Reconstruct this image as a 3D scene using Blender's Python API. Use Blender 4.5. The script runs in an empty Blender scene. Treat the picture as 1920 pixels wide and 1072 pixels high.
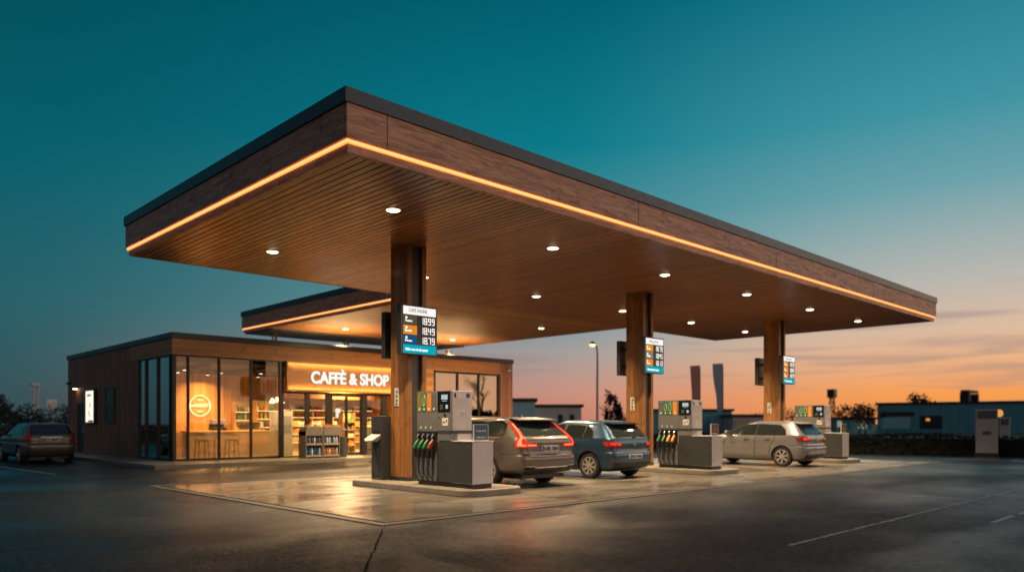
import bpy, bmesh, math, random
from mathutils import Vector, Matrix
from mathutils.geometry import tessellate_polygon
random.seed(7)
S = bpy.context.scene
C = S.collection
R = math.radians
ORI = {}

# ------------------------------------------------------------------ camera frame used for siting far things
FX, HZ, HC = 1414.0, 793.0, 1.45
_a = math.atan2(1451, 1414)
def at(px, d):
    t = (px - 960) / FX
    return (d * (math.cos(_a) + t * math.sin(_a)), d * (math.sin(_a) - t * math.cos(_a)))

# ------------------------------------------------------------------ material helpers
def newmat(name):
    m = bpy.data.materials.new(name); m.use_nodes = True
    nt = m.node_tree; nt.nodes.clear()
    out = nt.nodes.new('ShaderNodeOutputMaterial')
    return m, nt, out
def N(nt, typ, **kw):
    n = nt.nodes.new(typ)
    for k, v in kw.items():
        if k.startswith('i_'):
            n.inputs[k[2:].replace('_', ' ')].default_value = v
        else: setattr(n, k, v)
    return n
def L(nt, a, b): nt.links.new(a, b)
def math_(nt, op, a, b=None, c=None):
    n = nt.nodes.new('ShaderNodeMath'); n.operation = op
    for i, v in enumerate((a, b, c)):
        if v is None: continue
        if isinstance(v, (int, float)): n.inputs[i].default_value = v
        else: nt.links.new(v, n.inputs[i])
    return n.outputs[0]
def mixc(nt, f, a, b, typ='MIX'):
    n = nt.nodes.new('ShaderNodeMix'); n.data_type = 'RGBA'; n.blend_type = typ
    for s, v in ((n.inputs[0], f), (n.inputs[6], a), (n.inputs[7], b)):
        if isinstance(v, (int, float)): s.default_value = v
        elif isinstance(v, tuple): s.default_value = (*v[:3], 1)
        else: nt.links.new(v, s)
    return n.outputs[2]
def ramp(nt, fac, stops):
    n = nt.nodes.new('ShaderNodeValToRGB'); e = n.color_ramp.elements
    while len(e) < len(stops): e.new(0.5)
    for x, (p, c) in zip(e, stops):
        x.position = p; x.color = (*c, 1) if len(c) == 3 else c
    nt.links.new(fac, n.inputs[0]); return n.outputs[0]
def mr(nt, v, a, b, c=0., d=1., smooth=False):
    n = nt.nodes.new('ShaderNodeMapRange'); n.interpolation_type = 'SMOOTHSTEP' if smooth else 'LINEAR'
    nt.links.new(v, n.inputs[0])
    for i, x in enumerate((a, b, c, d)): n.inputs[1 + i].default_value = x
    return n.outputs[0]
def coords(nt, scale=(1, 1, 1), loc=(0, 0, 0)):
    g = N(nt, 'ShaderNodeTexCoord'); m = N(nt, 'ShaderNodeMapping')
    m.inputs['Scale'].default_value = scale; m.inputs['Location'].default_value = loc
    L(nt, g.outputs['Object'], m.inputs[0]); return m.outputs[0]
def noise(nt, vec, scale=1., detail=4., rough=.55, dist=0.):
    n = N(nt, 'ShaderNodeTexNoise'); n.inputs['Scale'].default_value = scale
    n.inputs['Detail'].default_value = detail; n.inputs['Roughness'].default_value = rough
    n.inputs['Distortion'].default_value = dist
    if vec is not None: L(nt, vec, n.inputs['Vector'])
    return n.outputs['Fac']
def bump(nt, h, strength=.3, dist=.01):
    n = N(nt, 'ShaderNodeBump'); n.inputs['Strength'].default_value = strength; n.inputs['Distance'].default_value = dist
    L(nt, h, n.inputs['Height']); return n.outputs[0]
def princ(nt, out, base, rough, metal=0., spec=.5, normal=None, coat=0., coatr=.03):
    p = N(nt, 'ShaderNodeBsdfPrincipled')
    for s, v in (('Base Color', base), ('Roughness', rough), ('Metallic', metal), ('Specular IOR Level', spec), ('Coat Weight', coat), ('Coat Roughness', coatr)):
        if isinstance(v, tuple): p.inputs[s].default_value = (*v[:3], 1)
        elif isinstance(v, (int, float)): p.inputs[s].default_value = v
        else: L(nt, v, p.inputs[s])
    if normal is not None: L(nt, normal, p.inputs['Normal'])
    L(nt, p.outputs[0], out.inputs[0]); return p
def plain(name, col, rough=.5, metal=0., coat=0., var=.15, vs=6., spec=.5):
    m, nt, out = newmat(name)
    v = coords(nt); n = noise(nt, v, vs, 5)
    c = mixc(nt, n, tuple(x * (1 - var) for x in col), tuple(min(1, x * (1 + var)) for x in col))
    r = mr(nt, noise(nt, v, vs * 2.3, 4), .3, .7, rough * .85, min(1, rough * 1.15))
    princ(nt, out, c, r, metal, spec, None, coat); return m
def emit(name, col, st, mis=True):
    m, nt, out = newmat(name)
    if not mis or st < 1.65: m.cycles.emission_sampling = 'NONE'
    e = N(nt, 'ShaderNodeEmission'); e.inputs[0].default_value = (*col, 1); e.inputs[1].default_value = st
    L(nt, e.outputs[0], out.inputs[0]); return m
def wood(name, dark, light, scale, rough=.45, plank=None, spec=.5, coat=0., seam=.35):
    """scale: grain scale per axis (big = changes fast across that axis). plank=(axis, width)"""
    m, nt, out = newmat(name)
    g = N(nt, 'ShaderNodeTexCoord'); sep = N(nt, 'ShaderNodeSeparateXYZ'); L(nt, g.outputs['Object'], sep.inputs[0])
    vec = g.outputs['Object']; seamf = None; rnd = None
    if plank:
        ax, w = plank
        if ax == 3: co = math_(nt, 'ADD', sep.outputs[0], sep.outputs[1])
        else: co = sep.outputs[ax]
        q = math_(nt, 'DIVIDE', co, w); fl = math_(nt, 'FLOOR', q); fr = math_(nt, 'SUBTRACT', q, fl)
        wn = N(nt, 'ShaderNodeTexWhiteNoise'); wn.noise_dimensions = '1D'; L(nt, fl, wn.inputs['W']); rnd = wn.outputs['Value']
        off = N(nt, 'ShaderNodeVectorMath', operation='ADD'); L(nt, vec, off.inputs[0])
        cm = N(nt, 'ShaderNodeVectorMath', operation='SCALE'); L(nt, wn.outputs['Color'], cm.inputs[0]); cm.inputs['Scale'].default_value = 9.
        L(nt, cm.outputs[0], off.inputs[1]); vec = off.outputs[0]
        ed = math_(nt, 'ABSOLUTE', math_(nt, 'SUBTRACT', fr, .5)); seamf = mr(nt, ed, .5 - .012 / w * .5, .5 - .004 / w * .5)
    mp = N(nt, 'ShaderNodeMapping'); mp.inputs['Scale'].default_value = scale; L(nt, vec, mp.inputs[0])
    a = noise(nt, mp.outputs[0], 1., 6, .62, 1.2)
    mp2 = N(nt, 'ShaderNodeMapping'); mp2.inputs['Scale'].default_value = tuple(s * 4 for s in scale); L(nt, vec, mp2.inputs[0])
    b = noise(nt, mp2.outputs[0], 1., 4, .6)
    k = noise(nt, vec, 2.6, 2)                                   # knots and darker patches
    f = math_(nt, 'ADD', math_(nt, 'MULTIPLY', a, .7), math_(nt, 'MULTIPLY', b, .3))
    f = mr(nt, f, .34, .66)
    c = mixc(nt, f, dark, light)
    c = mixc(nt, mr(nt, k, .62, .74, 0, .45), c, tuple(x * .45 for x in dark))
    if rnd is not None:
        h = N(nt, 'ShaderNodeHueSaturation'); L(nt, c, h.inputs['Color']); L(nt, mr(nt, rnd, 0, 1, .72, 1.22), h.inputs['Value']); c = h.outputs[0]
    hgt = f
    if seamf is not None:
        c = mixc(nt, math_(nt, 'MULTIPLY', seamf, 1 - seam), c, tuple(x * .25 for x in dark))
        hgt = math_(nt, 'SUBTRACT', math_(nt, 'MULTIPLY', f, .15), seamf)
    r = mr(nt, f, 0, 1, min(1, rough * 1.2), rough * .85)
    princ(nt, out, c, r, 0., spec, bump(nt, hgt, .35, .006), coat, .12); return m

M = {}
M['fascia'] = wood('dark cedar fascia', (.18, .066, .034), (.66, .32, .175), (1.3, 1.3, 16), .5)
M['soffit'] = wood('varnished soffit slats', (.18, .066, .020), (.47, .188, .064), (22, 1.4, 22), .33, (0, .165), .55, .15)
M['soffit_x'] = wood('varnished soffit boards', (.34, .15, .045), (.60, .29, .10), (1.4, 22, 22), .36, (1, .165), .5, .12)
M['column'] = wood('glulam column wood', (.19, .070, .016), (.50, .235, .070), (18, 18, 1.1), .42, (1, .16), .5, .1, .7)
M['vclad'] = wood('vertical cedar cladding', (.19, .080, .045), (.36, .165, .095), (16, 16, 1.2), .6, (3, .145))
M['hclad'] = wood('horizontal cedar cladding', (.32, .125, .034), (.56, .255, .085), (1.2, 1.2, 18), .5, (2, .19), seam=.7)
M['signwood'] = wood('sign board wood', (.20, .085, .025), (.36, .17, .055), (1.2, 1.2, 20), .45)
M['inwood'] = wood('interior oak wall', (.42, .18, .04), (.62, .31, .08), (14, 14, .9), .5, (0, .18))
M['counterwood'] = wood('oak counter', (.30, .15, .06), (.5, .29, .12), (1.5, 1.5, 14), .45)
M['cap'] = plain('anthracite roof metal', (.030, .036, .042), .38, .3)
M['steel'] = plain('dark grey steel', (.045, .045, .046), .45, .4)
M['frame'] = plain('black aluminium frame', (.014, .014, .015), .4, .2)
M['black'] = plain('black plastic', (.012, .012, .013), .45)
M['rubber'] = plain('black rubber', (.014, .014, .014), .8)
M['pumpgrey'] = plain('grey pump panel', (.20, .20, .20), .38, .35, vs=3)
M['pumplight'] = plain('light grey pump panel', (.54, .53, .54), .36, .3, vs=3)
M['pumpdark'] = plain('charcoal pump panel', (.05, .053, .057), .42, .2, vs=3)
M['silver'] = plain('brushed steel', (.5, .5, .5), .3, .9)
M['alloy'] = plain('silver alloy', (.42, .41, .39), .32, .4, .3)
M['chrome'] = plain('chrome trim', (.7, .7, .7), .12, 1., var=.03)
M['bounce'] = plain('pale roof gravel', (.42, .40, .36), .9, var=.4, vs=30)  # pale finish chosen to throw lamp light back up
M['white'] = plain('white plastic', (.7, .7, .68), .5)
M['paper'] = plain('white paper label', (.62, .60, .56), .7, var=.25, vs=40)
M['grey'] = plain('grey print', (.12, .12, .12), .6)
M['olive'] = plain('olive fuel label', (.20, .19, .03), .4)
M['green'] = plain('green fuel label', (.015, .14, .03), .4)
M['orange'] = plain('orange fuel label', (.60, .22, .02), .4)
M['greylab'] = plain('slate fuel label', (.10, .11, .12), .4)
M['red'] = plain('red plastic', (.26, .03, .016), .4)
M['amber'] = plain('yellow nozzle plastic', (.55, .25, .02), .4)
M['nozgreen'] = plain('green nozzle plastic', (.012, .12, .035), .4)
M['bluepanel'] = plain('blue counter placard', (.03, .14, .20), .4)
M['brownpanel'] = plain('brown counter placard', (.05, .03, .022), .4)
M['plate'] = plain('number plate white', (.62, .62, .58), .5, var=.05)
M['plateblue'] = plain('number plate blue', (.02, .06, .30), .5)
M['leaf'] = plain('dark foliage', (.010, .012, .009), .8, var=.5)
M['leaf2'] = plain('dull foliage', (.055, .05, .028), .8, var=.5)
M['bark'] = plain('bark', (.06, .045, .035), .9, var=.4)
M['teal'] = plain('teal corrugated cladding', (.10, .34, .38), .55, vs=1.)  # base colour lightened to carry the haze of distance
M['teal2'] = plain('pale blue cladding', (.32, .56, .60), .6, vs=1.)
M['greywall'] = plain('grey shed cladding', (.52, .48, .48), .7, vs=1.)
M['roofdark'] = plain('dark roofing', (.03, .03, .035), .7)
M['pylon'] = plain('pale pylon panel', (.40, .40, .42), .5)
M['maroon'] = plain('maroon flag cloth', (.46, .24, .21), .9)  # lightened cloth, distance haze put into the colour
M['slateflag'] = plain('slate blue flag cloth', (.30, .36, .43), .9)  # paled like the other flag, haze painted into the cloth
M['poster'] = plain('dark poster print', (.020, .040, .045), .35, var=.5, vs=9)
M['beige'] = plain('beige laminate', (.48, .36, .20), .5)
M['infloor'] = plain('shop floor tiles', (.30, .24, .17), .35)
M['inceil'] = plain('black ceiling', (.025, .022, .02), .8)
M['rackgrey'] = plain('grey rack metal', (.17, .165, .16), .45, .3)
M['rackpale'] = plain('pale rack front', (.28, .265, .24), .5)
PROD = [plain('product ' + n, c, .4) for n, c in (('red', (.45, .05, .03)), ('white', (.7, .66, .58)), ('yellow', (.6, .40, .06)), ('brown', (.22, .09, .03)), ('green', (.08, .25, .06)), ('black', (.03, .025, .02)), ('cream', (.7, .52, .28)), ('orange', (.6, .2, .03)))]
BLUEB = plain('blue bottle', (.015, .085, .24), .2); ORB = plain('orange bottle', (.36, .13, .03), .2); CLB = plain('pale bottle', (.45, .5, .52), .15)
M['led'] = emit('amber led bloom fringe', (1., .32, .06), 1.66)  # orange rim round the core paints the strip's glow and bloom
M['ledcore'] = emit('amber led core', (1., .345, .135), 2.25)
M['led2'] = emit('warm sign led', (1., .38, .05), 1.9, False)
M['lens'] = emit('downlight lens', (1., .80, .50), 9., False)
M['inlens'] = emit('interior spot lens', (1., .80, .5), 6., False)
M['letter'] = emit('white backlit letter', (1., .93, .84), 1.15)
M['digit'] = emit('white led digit', (1., .97, .9), 1.3)
M['headlit'] = emit('backlit white header', (1., .96, .93), 1.0)
M['tealit'] = emit('backlit teal strip', (.0, .46, .60), .85)
M['orangelit'] = emit('backlit orange field', (1., .33, .03), .75)
M['bluelit'] = emit('backlit blue field', (.012, .09, .20), .9)
M['olivelit'] = emit('backlit khaki field', (.10, .085, .05), .9)
M['greylit'] = emit('backlit grey field', (.28, .24, .22), .9)
M['posterlit'] = emit('backlit poster', (1., .93, .78), 1.1)
M['ringlit'] = emit('backlit ring sign', (1., .80, .42), 2.2, False)
M['lcd'] = emit('pump lcd', (.62, .72, .72), .75)
M['shelflit'] = emit('shelf led', (1., .72, .30), 5.0, False)
M['tail'] = emit('lit tail lamp', (1., .035, .012), 1.05)
M['tailhot'] = emit('bright tail lamp tube', (1., .012, .005), 38.)
M['taildim'] = emit('dim tail lamp', (1., .035, .02), 1.3)
M['lampglow'] = emit('street lamp glow', (1., .62, .30), 3.0, False)
M['bokeh1'] = emit('distant warm window', (1., .42, .08), .8)
M['bokeh2'] = emit('distant pale window', (.65, .75, .55), .35)
M['walllamp'] = emit('wall lamp bulb', (1., .72, .38), 14.)
m, nt, out = newmat('red lamp glass'); princ(nt, out, (.30, .012, .010), .12, 0., .5, None, .8); M['redglass'] = m

def paint(name, col, metal=.55, rough=.34):
    m, nt, out = newmat(name)
    v = coords(nt); n = noise(nt, v, 900, 2); c = mixc(nt, n, tuple(x * .85 for x in col), tuple(x * 1.15 for x in col))
    dirt = noise(nt, v, 2.2, 6); r = mr(nt, dirt, .35, .7, rough * .85, rough * 1.3)
    princ(nt, out, c, r, metal, .5, None, .75, .06); return m
M['v90'] = paint('bronze grey metallic paint', (.135, .118, .102))
M['blue'] = paint('steel blue metallic paint', (.022, .066, .115))
M['silverpaint'] = paint('champagne silver metallic paint', (.235, .238, .24))
M['leftpaint'] = paint('dull taupe metallic paint', (.14, .115, .095))
m, nt, out = newmat('dark car glass'); princ(nt, out, (.016, .024, .024), .03, 0., .95, None, .0); M['carglass'] = m
m, nt, out = newmat('gloss black trim'); princ(nt, out, (.006, .006, .006), .35, 0., .3); M['gloss'] = m

def glassmat(name, base_refl, tint, rough=0.):
    m, nt, out = newmat(name)
    fr = N(nt, 'ShaderNodeFresnel'); fr.inputs[0].default_value = 1.5
    f = math_(nt, 'MINIMUM', math_(nt, 'ADD', math_(nt, 'MULTIPLY', fr.outputs[0], .62), base_refl), 1.)
    t = N(nt, 'ShaderNodeBsdfTransparent'); t.inputs[0].default_value = (*tint, 1)
    g = N(nt, 'ShaderNodeBsdfGlossy'); g.inputs['Roughness'].default_value = rough
    v = coords(nt); L(nt, bump(nt, noise(nt, v, .55, 2), .06, .02), g.inputs['Normal'])
    mx = N(nt, 'ShaderNodeMixShader'); L(nt, f, mx.inputs[0]); L(nt, t.outputs[0], mx.inputs[1]); L(nt, g.outputs[0], mx.inputs[2])
    L(nt, mx.outputs[0], out.inputs[0]); return m
M['glass'] = glassmat('shop window glass', .015, (.93, .95, .93))
M['sideglass'] = glassmat('side window glass', .72, (.85, .9, .9))
M['coated'] = glassmat('coated reflective glass', .28, (.35, .35, .35))
M['acrylic'] = glassmat('clear acrylic', .03, (.9, .9, .9))
m, nt, out = newmat('frosted film')
d = N(nt, 'ShaderNodeBsdfTranslucent'); d.inputs[0].default_value = (.50, .43, .34, 1)
d2 = N(nt, 'ShaderNodeBsdfDiffuse'); d2.inputs[0].default_value = (.40, .36, .32, 1)
t = N(nt, 'ShaderNodeBsdfRefraction'); t.inputs['Color'].default_value = (.95, .93, .90, 1); t.inputs['Roughness'].default_value = .30; t.inputs['IOR'].default_value = 1.12
mx = N(nt, 'ShaderNodeMixShader'); mx.inputs[0].default_value = .35; L(nt, d.outputs[0], mx.inputs[1]); L(nt, d2.outputs[0], mx.inputs[2])
mx2 = N(nt, 'ShaderNodeMixShader'); mx2.inputs[0].default_value = .62; L(nt, mx.outputs[0], mx2.inputs[1]); L(nt, t.outputs[0], mx2.inputs[2])
L(nt, mx2.outputs[0], out.inputs[0]); M['frost'] = m

# wet asphalt
m, nt, out = newmat('wet asphalt')
v = coords(nt)
fine = mr(nt, noise(nt, v, 30, 3, .8), .33, .67); grit = mr(nt, noise(nt, v, 10.5, 4, .85), .36, .64); big = noise(nt, v, .22, 3, .5, .3); mid = noise(nt, v, 1.7, 5, .6)
vs_ = coords(nt, (.12, .30, 1)); streak = noise(nt, vs_, 1., 3, .5, .4)
wet = mr(nt, math_(nt, 'ADD', math_(nt, 'MULTIPLY', big, .55), math_(nt, 'MULTIPLY', streak, .45)), .36, .64, 0, 1, True)
for (bx, by, sx, sy) in ((7.0, 6.8, 1.6, 1.6), (9.4, 2.7, 3.4, .5), (4.6, 12.6, 1.2, 4.0), (13.5, 7.2, 3.0, 1.2), (18., 5.6, 4., .9)):
    sb = N(nt, 'ShaderNodeVectorMath', operation='SUBTRACT'); L(nt, v, sb.inputs[0]); sb.inputs[1].default_value = (bx, by, 0)
    ml = N(nt, 'ShaderNodeVectorMath', operation='MULTIPLY'); L(nt, sb.outputs[0], ml.inputs[0]); ml.inputs[1].default_value = (1 / sx, 1 / sy, 0)
    ln = N(nt, 'ShaderNodeVectorMath', operation='LENGTH'); L(nt, ml.outputs[0], ln.inputs[0])
    bl = mr(nt, math_(nt, 'ADD', ln.outputs['Value'], math_(nt, 'MULTIPLY', math_(nt, 'SUBTRACT', noise(nt, v, .9, 3, .5), .5), 1.6)), .2, 1.6, .72, 0, True)
    wet = math_(nt, 'MAXIMUM', wet, bl)
c = mixc(nt, math_(nt, 'ADD', math_(nt, 'MULTIPLY', fine, .4), math_(nt, 'MULTIPLY', grit, .6)), (.0, .0, .0), (.040, .050, .060)); c = mixc(nt, math_(nt, 'MULTIPLY', mid, .35), c, (.022, .021, .020))
c = mixc(nt, math_(nt, 'MULTIPLY', wet, .35), c, (.014, .014, .014))
r = math_(nt, 'ADD', mr(nt, wet, 0, 1, .52, .27), math_(nt, 'MULTIPLY', math_(nt, 'SUBTRACT', mid, .5), .16))
h = math_(nt, 'ADD', math_(nt, 'MULTIPLY', fine, .5), math_(nt, 'MULTIPLY', grit, .7))
bn = N(nt, 'ShaderNodeBump'); bn.inputs['Distance'].default_value = .035; L(nt, h, bn.inputs['Height']); L(nt, mr(nt, wet, 0, 1, .75, .16), bn.inputs['Strength'])
princ(nt, out, c, r, 0., math_(nt, 'MULTIPLY', mr(nt, wet, 0, 1, .15, .5), mr(nt, grit, 0, 1, .25, 1.75)), bn.outputs[0]); M['asphalt'] = m
# wet concrete pad
m, nt, out = newmat('wet forecourt concrete')
v = coords(nt); big = noise(nt, v, .45, 2.5, .5, .5); mid = noise(nt, v, 2.4, 5, .6); fine = noise(nt, v, 60, 3)
vs_ = coords(nt, (.35, 1.1, 1)); st = noise(nt, vs_, 1., 3, .5, .8)
wet = mr(nt, math_(nt, 'ADD', math_(nt, 'MULTIPLY', big, .5), math_(nt, 'MULTIPLY', st, .5)), .36, .64, 0, 1, True)
c = mixc(nt, mid, (.10, .09, .076), (.215, .195, .165)); c = mixc(nt, math_(nt, 'MULTIPLY', wet, .55), c, (.075, .066, .05))
c = mixc(nt, math_(nt, 'MULTIPLY', fine, .25), c, (.1, .09, .07))
c = mixc(nt, mr(nt, noise(nt, v, 1.05, 3, .55), .60, .70, 0, .6, True), c, (.035, .031, .027))
c = mixc(nt, mr(nt, noise(nt, coords(nt, (2.6, .18, 1)), 1., 3, .5), .57, .68, 0, .35, True), c, (.05, .045, .04))
r = mr(nt, wet, 0, 1, .40, .13)
hh = math_(nt, 'ADD', math_(nt, 'MULTIPLY', fine, .4), mid)
bn = N(nt, 'ShaderNodeBump'); bn.inputs['Distance'].default_value = .006; L(nt, hh, bn.inputs['Height']); L(nt, mr(nt, wet, 0, 1, .35, .10), bn.inputs['Strength'])
princ(nt, out, c, r, 0., .38, bn.outputs[0]); M['pad'] = m
M['kerb'] = plain('concrete kerb', (.21, .19, .165), .6, var=.35, vs=5)
M['apron'] = plain('pavement slabs', (.26, .225, .18), .42, var=.35, vs=3)
M['joint'] = plain('dark joint filler', (.008, .008, .008), .95, spec=.05)
M['edge'] = plain('stained slab edge', (.075, .070, .06), .5, var=.45, vs=4)
M['line'] = plain('worn white road paint', (.36, .36, .35), .5, var=.5, vs=7)
M['field'] = plain('dark field grass', (.035, .036, .022), .9, var=.5, vs=.5)
M['road'] = plain('damp side road', (.045, .05, .055), .28, vs=.4)

# ------------------------------------------------------------------ geometry helpers
class MB:
    def __init__(s): s.bm = bmesh.new()
    def face(s, pts):
        return s.bm.faces.new([s.bm.verts.new(p) for p in pts])
    def box(s, x0, x1, y0, y1, z0, z1):
        v = [s.bm.verts.new((x, y, z)) for z in (z0, z1) for y in (y0, y1) for x in (x0, x1)]
        for f in ((0, 2, 3, 1), (4, 5, 7, 6), (0, 1, 5, 4), (2, 6, 7, 3), (0, 4, 6, 2), (1, 3, 7, 5)): s.bm.faces.new([v[i] for i in f])
        return s
    def prism(s, pts, d):
        """pts: planar 3d polygon, d: extrusion vector"""
        d = Vector(d); a = [s.bm.verts.new(p) for p in pts]; b = [s.bm.verts.new(Vector(p) + d) for p in pts]; n = len(pts)
        s.bm.faces.new(a); s.bm.faces.new(list(reversed(b)))
        for i in range(n): s.bm.faces.new((a[i], b[i], b[(i + 1) % n], a[(i + 1) % n]))
        return s
    def tube(s, pts, r, seg=8, r1=None, cap=True):
        pts = [Vector(p) for p in pts]; rings = []; n = len(pts); up = None
        for i, p in enumerate(pts):
            t = (pts[min(i + 1, n - 1)] - pts[max(i - 1, 0)]).normalized()
            if up is None or abs(up.dot(t)) > .99: up = Vector((0, 0, 1)) if abs(t.z) < .9 else Vector((1, 0, 0))
            a = t.cross(up).normalized(); b = a.cross(t).normalized(); up = b
            rr = r if r1 is None else r + (r1 - r) * i / (n - 1)
            rings.append([s.bm.verts.new(p + a * rr * math.cos(2 * math.pi * k / seg) + b * rr * math.sin(2 * math.pi * k / seg)) for k in range(seg)])
        for i in range(n - 1):
            for k in range(seg): s.bm.faces.new((rings[i][k], rings[i][(k + 1) % seg], rings[i + 1][(k + 1) % seg], rings[i + 1][k]))
        if cap: s.bm.faces.new(list(reversed(rings[0]))); s.bm.faces.new(rings[-1])
        return s
    def lathe(s, prof, o, axis='z', seg=24, cap=True):
        """prof: [(r, h)], around an axis through o"""
        rings = []; o = Vector(o)
        for r, h in prof:
            ring = []
            for k in range(seg):
                a = 2 * math.pi * k / seg; u, w = r * math.cos(a), r * math.sin(a)
                ring.append(s.bm.verts.new(o + (Vector((u, w, h)) if axis == 'z' else Vector((h, u, w)) if axis == 'x' else Vector((u, h, w)))))
            rings.append(ring)
        for i in range(len(rings) - 1):
            for k in range(seg): s.bm.faces.new((rings[i][k], rings[i][(k + 1) % seg], rings[i + 1][(k + 1) % seg], rings[i + 1][k]))
        if cap: s.bm.faces.new(list(reversed(rings[0]))); s.bm.faces.new(rings[-1])
        return s
    def build(s, name, mat, parent=None, smooth=False, bevel=0., at=None, recalc=True):
        """verts are given in world space; at = own origin for a thing that is one mesh"""
        o = Vector(ORI[parent.name]) if parent is not None else Vector(at or (0, 0, 0))
        if recalc: bmesh.ops.recalc_face_normals(s.bm, faces=s.bm.faces[:])
        for v in s.bm.verts: v.co -= o
        me = bpy.data.meshes.new(name); s.bm.to_mesh(me); s.bm.free()
        if smooth:
            for p in me.polygons: p.use_smooth = True
        me.materials.append(mat if not isinstance(mat, str) else M[mat])
        ob = bpy.data.objects.new(name, me); C.objects.link(ob)
        if parent is not None: ob.parent = parent; ORI[ob.name] = tuple(o)
        else: ob.location = o; ORI[ob.name] = tuple(o)
        if smooth:
            md = ob.modifiers.new('edge', 'EDGE_SPLIT'); md.split_angle = R(38)
        if bevel:
            md = ob.modifiers.new('bevel', 'BEVEL'); md.width = bevel; md.segments = 2; md.limit_method = 'ANGLE'
        return ob
def B(*a): return MB().box(*a)
def thing(name, loc, label, cat, group=None, kind=None):
    o = bpy.data.objects.new(name, None); C.objects.link(o); o.location = loc; o.empty_display_size = .1
    ORI[o.name] = tuple(loc); return tag(o, label, cat, group, kind)
def tag(o, label=None, cat=None, group=None, kind=None):
    if label: o['label'] = label
    if cat: o['category'] = cat
    if group: o['group'] = group
    if kind: o['kind'] = kind
    return o
def kids(o): return [c for c in o.children]
def copy_tree(o, loc=None, rz=None, label=None, parent=None):
    c = o.copy(); C.objects.link(c)
    if parent is not None: c.parent = parent
    if loc is not None: c.location = loc
    if rz is not None: c.rotation_euler = (0, 0, rz)
    if label: c['label'] = label
    for ch in kids(o): copy_tree(ch, parent=c)
    return c
def text_mesh(txt, size, offset=0., extrude=.01, align='LEFT', spacing=1.):
    cu = bpy.data.curves.new('txt', 'FONT'); cu.body = txt; cu.size = size; cu.extrude = extrude; cu.offset = offset; cu.align_x = align; cu.space_character = spacing
    ob = bpy.data.objects.new('txt', cu); C.objects.link(ob)
    dg = bpy.context.evaluated_depsgraph_get(); me = bpy.data.meshes.new_from_object(ob.evaluated_get(dg))
    bpy.data.objects.remove(ob); bpy.data.curves.remove(cu); return me
def put_text(name, txt, pos, size, mat, parent, facing='-y', width=None, height=None, offset=0., align='LEFT', extrude=.004):
    """text on a vertical face; pos = left baseline in world space"""
    me = text_mesh(txt, size, offset, extrude, align)
    xs = [v.co.x for v in me.vertices]; ys = [v.co.y for v in me.vertices]
    if not xs: return None
    sx = width / (max(xs) - min(xs)) if width else 1.; sy = height / (max(ys) - min(ys)) if height else (sx if width else 1.)
    x0 = min(xs) if align == 'LEFT' else 0.; o = Vector(ORI[parent.name])
    for v in me.vertices:
        u, w, d = (v.co.x - x0) * sx, v.co.y * sy, v.co.z
        if facing == '-y': p = Vector((pos[0] + u, pos[1] - d, pos[2] + w))
        elif facing == '-x': p = Vector((pos[0] - d, pos[1] - u, pos[2] + w))
        v.co = p - o
    me.materials.append(M[mat] if isinstance(mat, str) else mat)
    ob = bpy.data.objects.new(name, me); C.objects.link(ob); ob.parent = parent; ORI[ob.name] = tuple(o); return ob
def structure(o): o['kind'] = 'structure'; return o

# ------------------------------------------------------------------ ground
structure(B(-900, 1100, -900, 1100, -.5, -.02).build('ground', 'field'))
structure(MB().prism([(-70, -60, -.012), (37.2, -60, -.012), (37.2, 20, -.012), (34, 60, -.012), (-70, 60, -.012)], (0, 0, .012)).build('asphalt_lot', 'asphalt'))
structure(MB().prism([(33.2, 60, .001), (34.2, 22, .001), (36.9, 12, .001), (37.1, -40, .001), (33.8, -40, .001), (33.4, 11, .001), (31.6, 22, .001), (30.4, 60, .001)], (0, 0, .004)).build('side_road', 'road'))
PX0, PX1, PY0, PY1 = 6.1, 31.2, 8.9, 18.3
structure(B(PX0 + .26, PX1 - .26, PY0 + .26, PY1 - .26, .0, .008).build('concrete_pad', 'pad'))
k = MB()
def ring(k, o, i, z0, z1):
    x0, x1, y0, y1 = PX0 + o, PX1 - o, PY0 + o, PY1 - o; a, b, c_, d = PX0 + i, PX1 - i, PY0 + i, PY1 - i
    k.box(x0, x1, y0, c_, z0, z1); k.box(x0, x1, d, y1, z0, z1); k.box(x0, a, c_, d, z0, z1); k.box(b, x1, c_, d, z0, z1)
ring(k, 0, .17, 0, .014); structure(k.build('pad_edge_strip', 'edge'))
k = MB(); ring(k, .17, .26, 0, .004); structure(k.build('drain_channel', 'joint'))
k = MB()
for x in (10.9, 15.6, 20.1, 24.8, 29.0): k.box(x - .008, x + .008, PY0 + .27, PY1 - .27, .007, .0095)
for y in (13.4,): k.box(PX0 + .27, PX1 - .27, y - .008, y + .008, .0072, .0097)
structure(k.build('concrete_joints', 'joint'))
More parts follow.
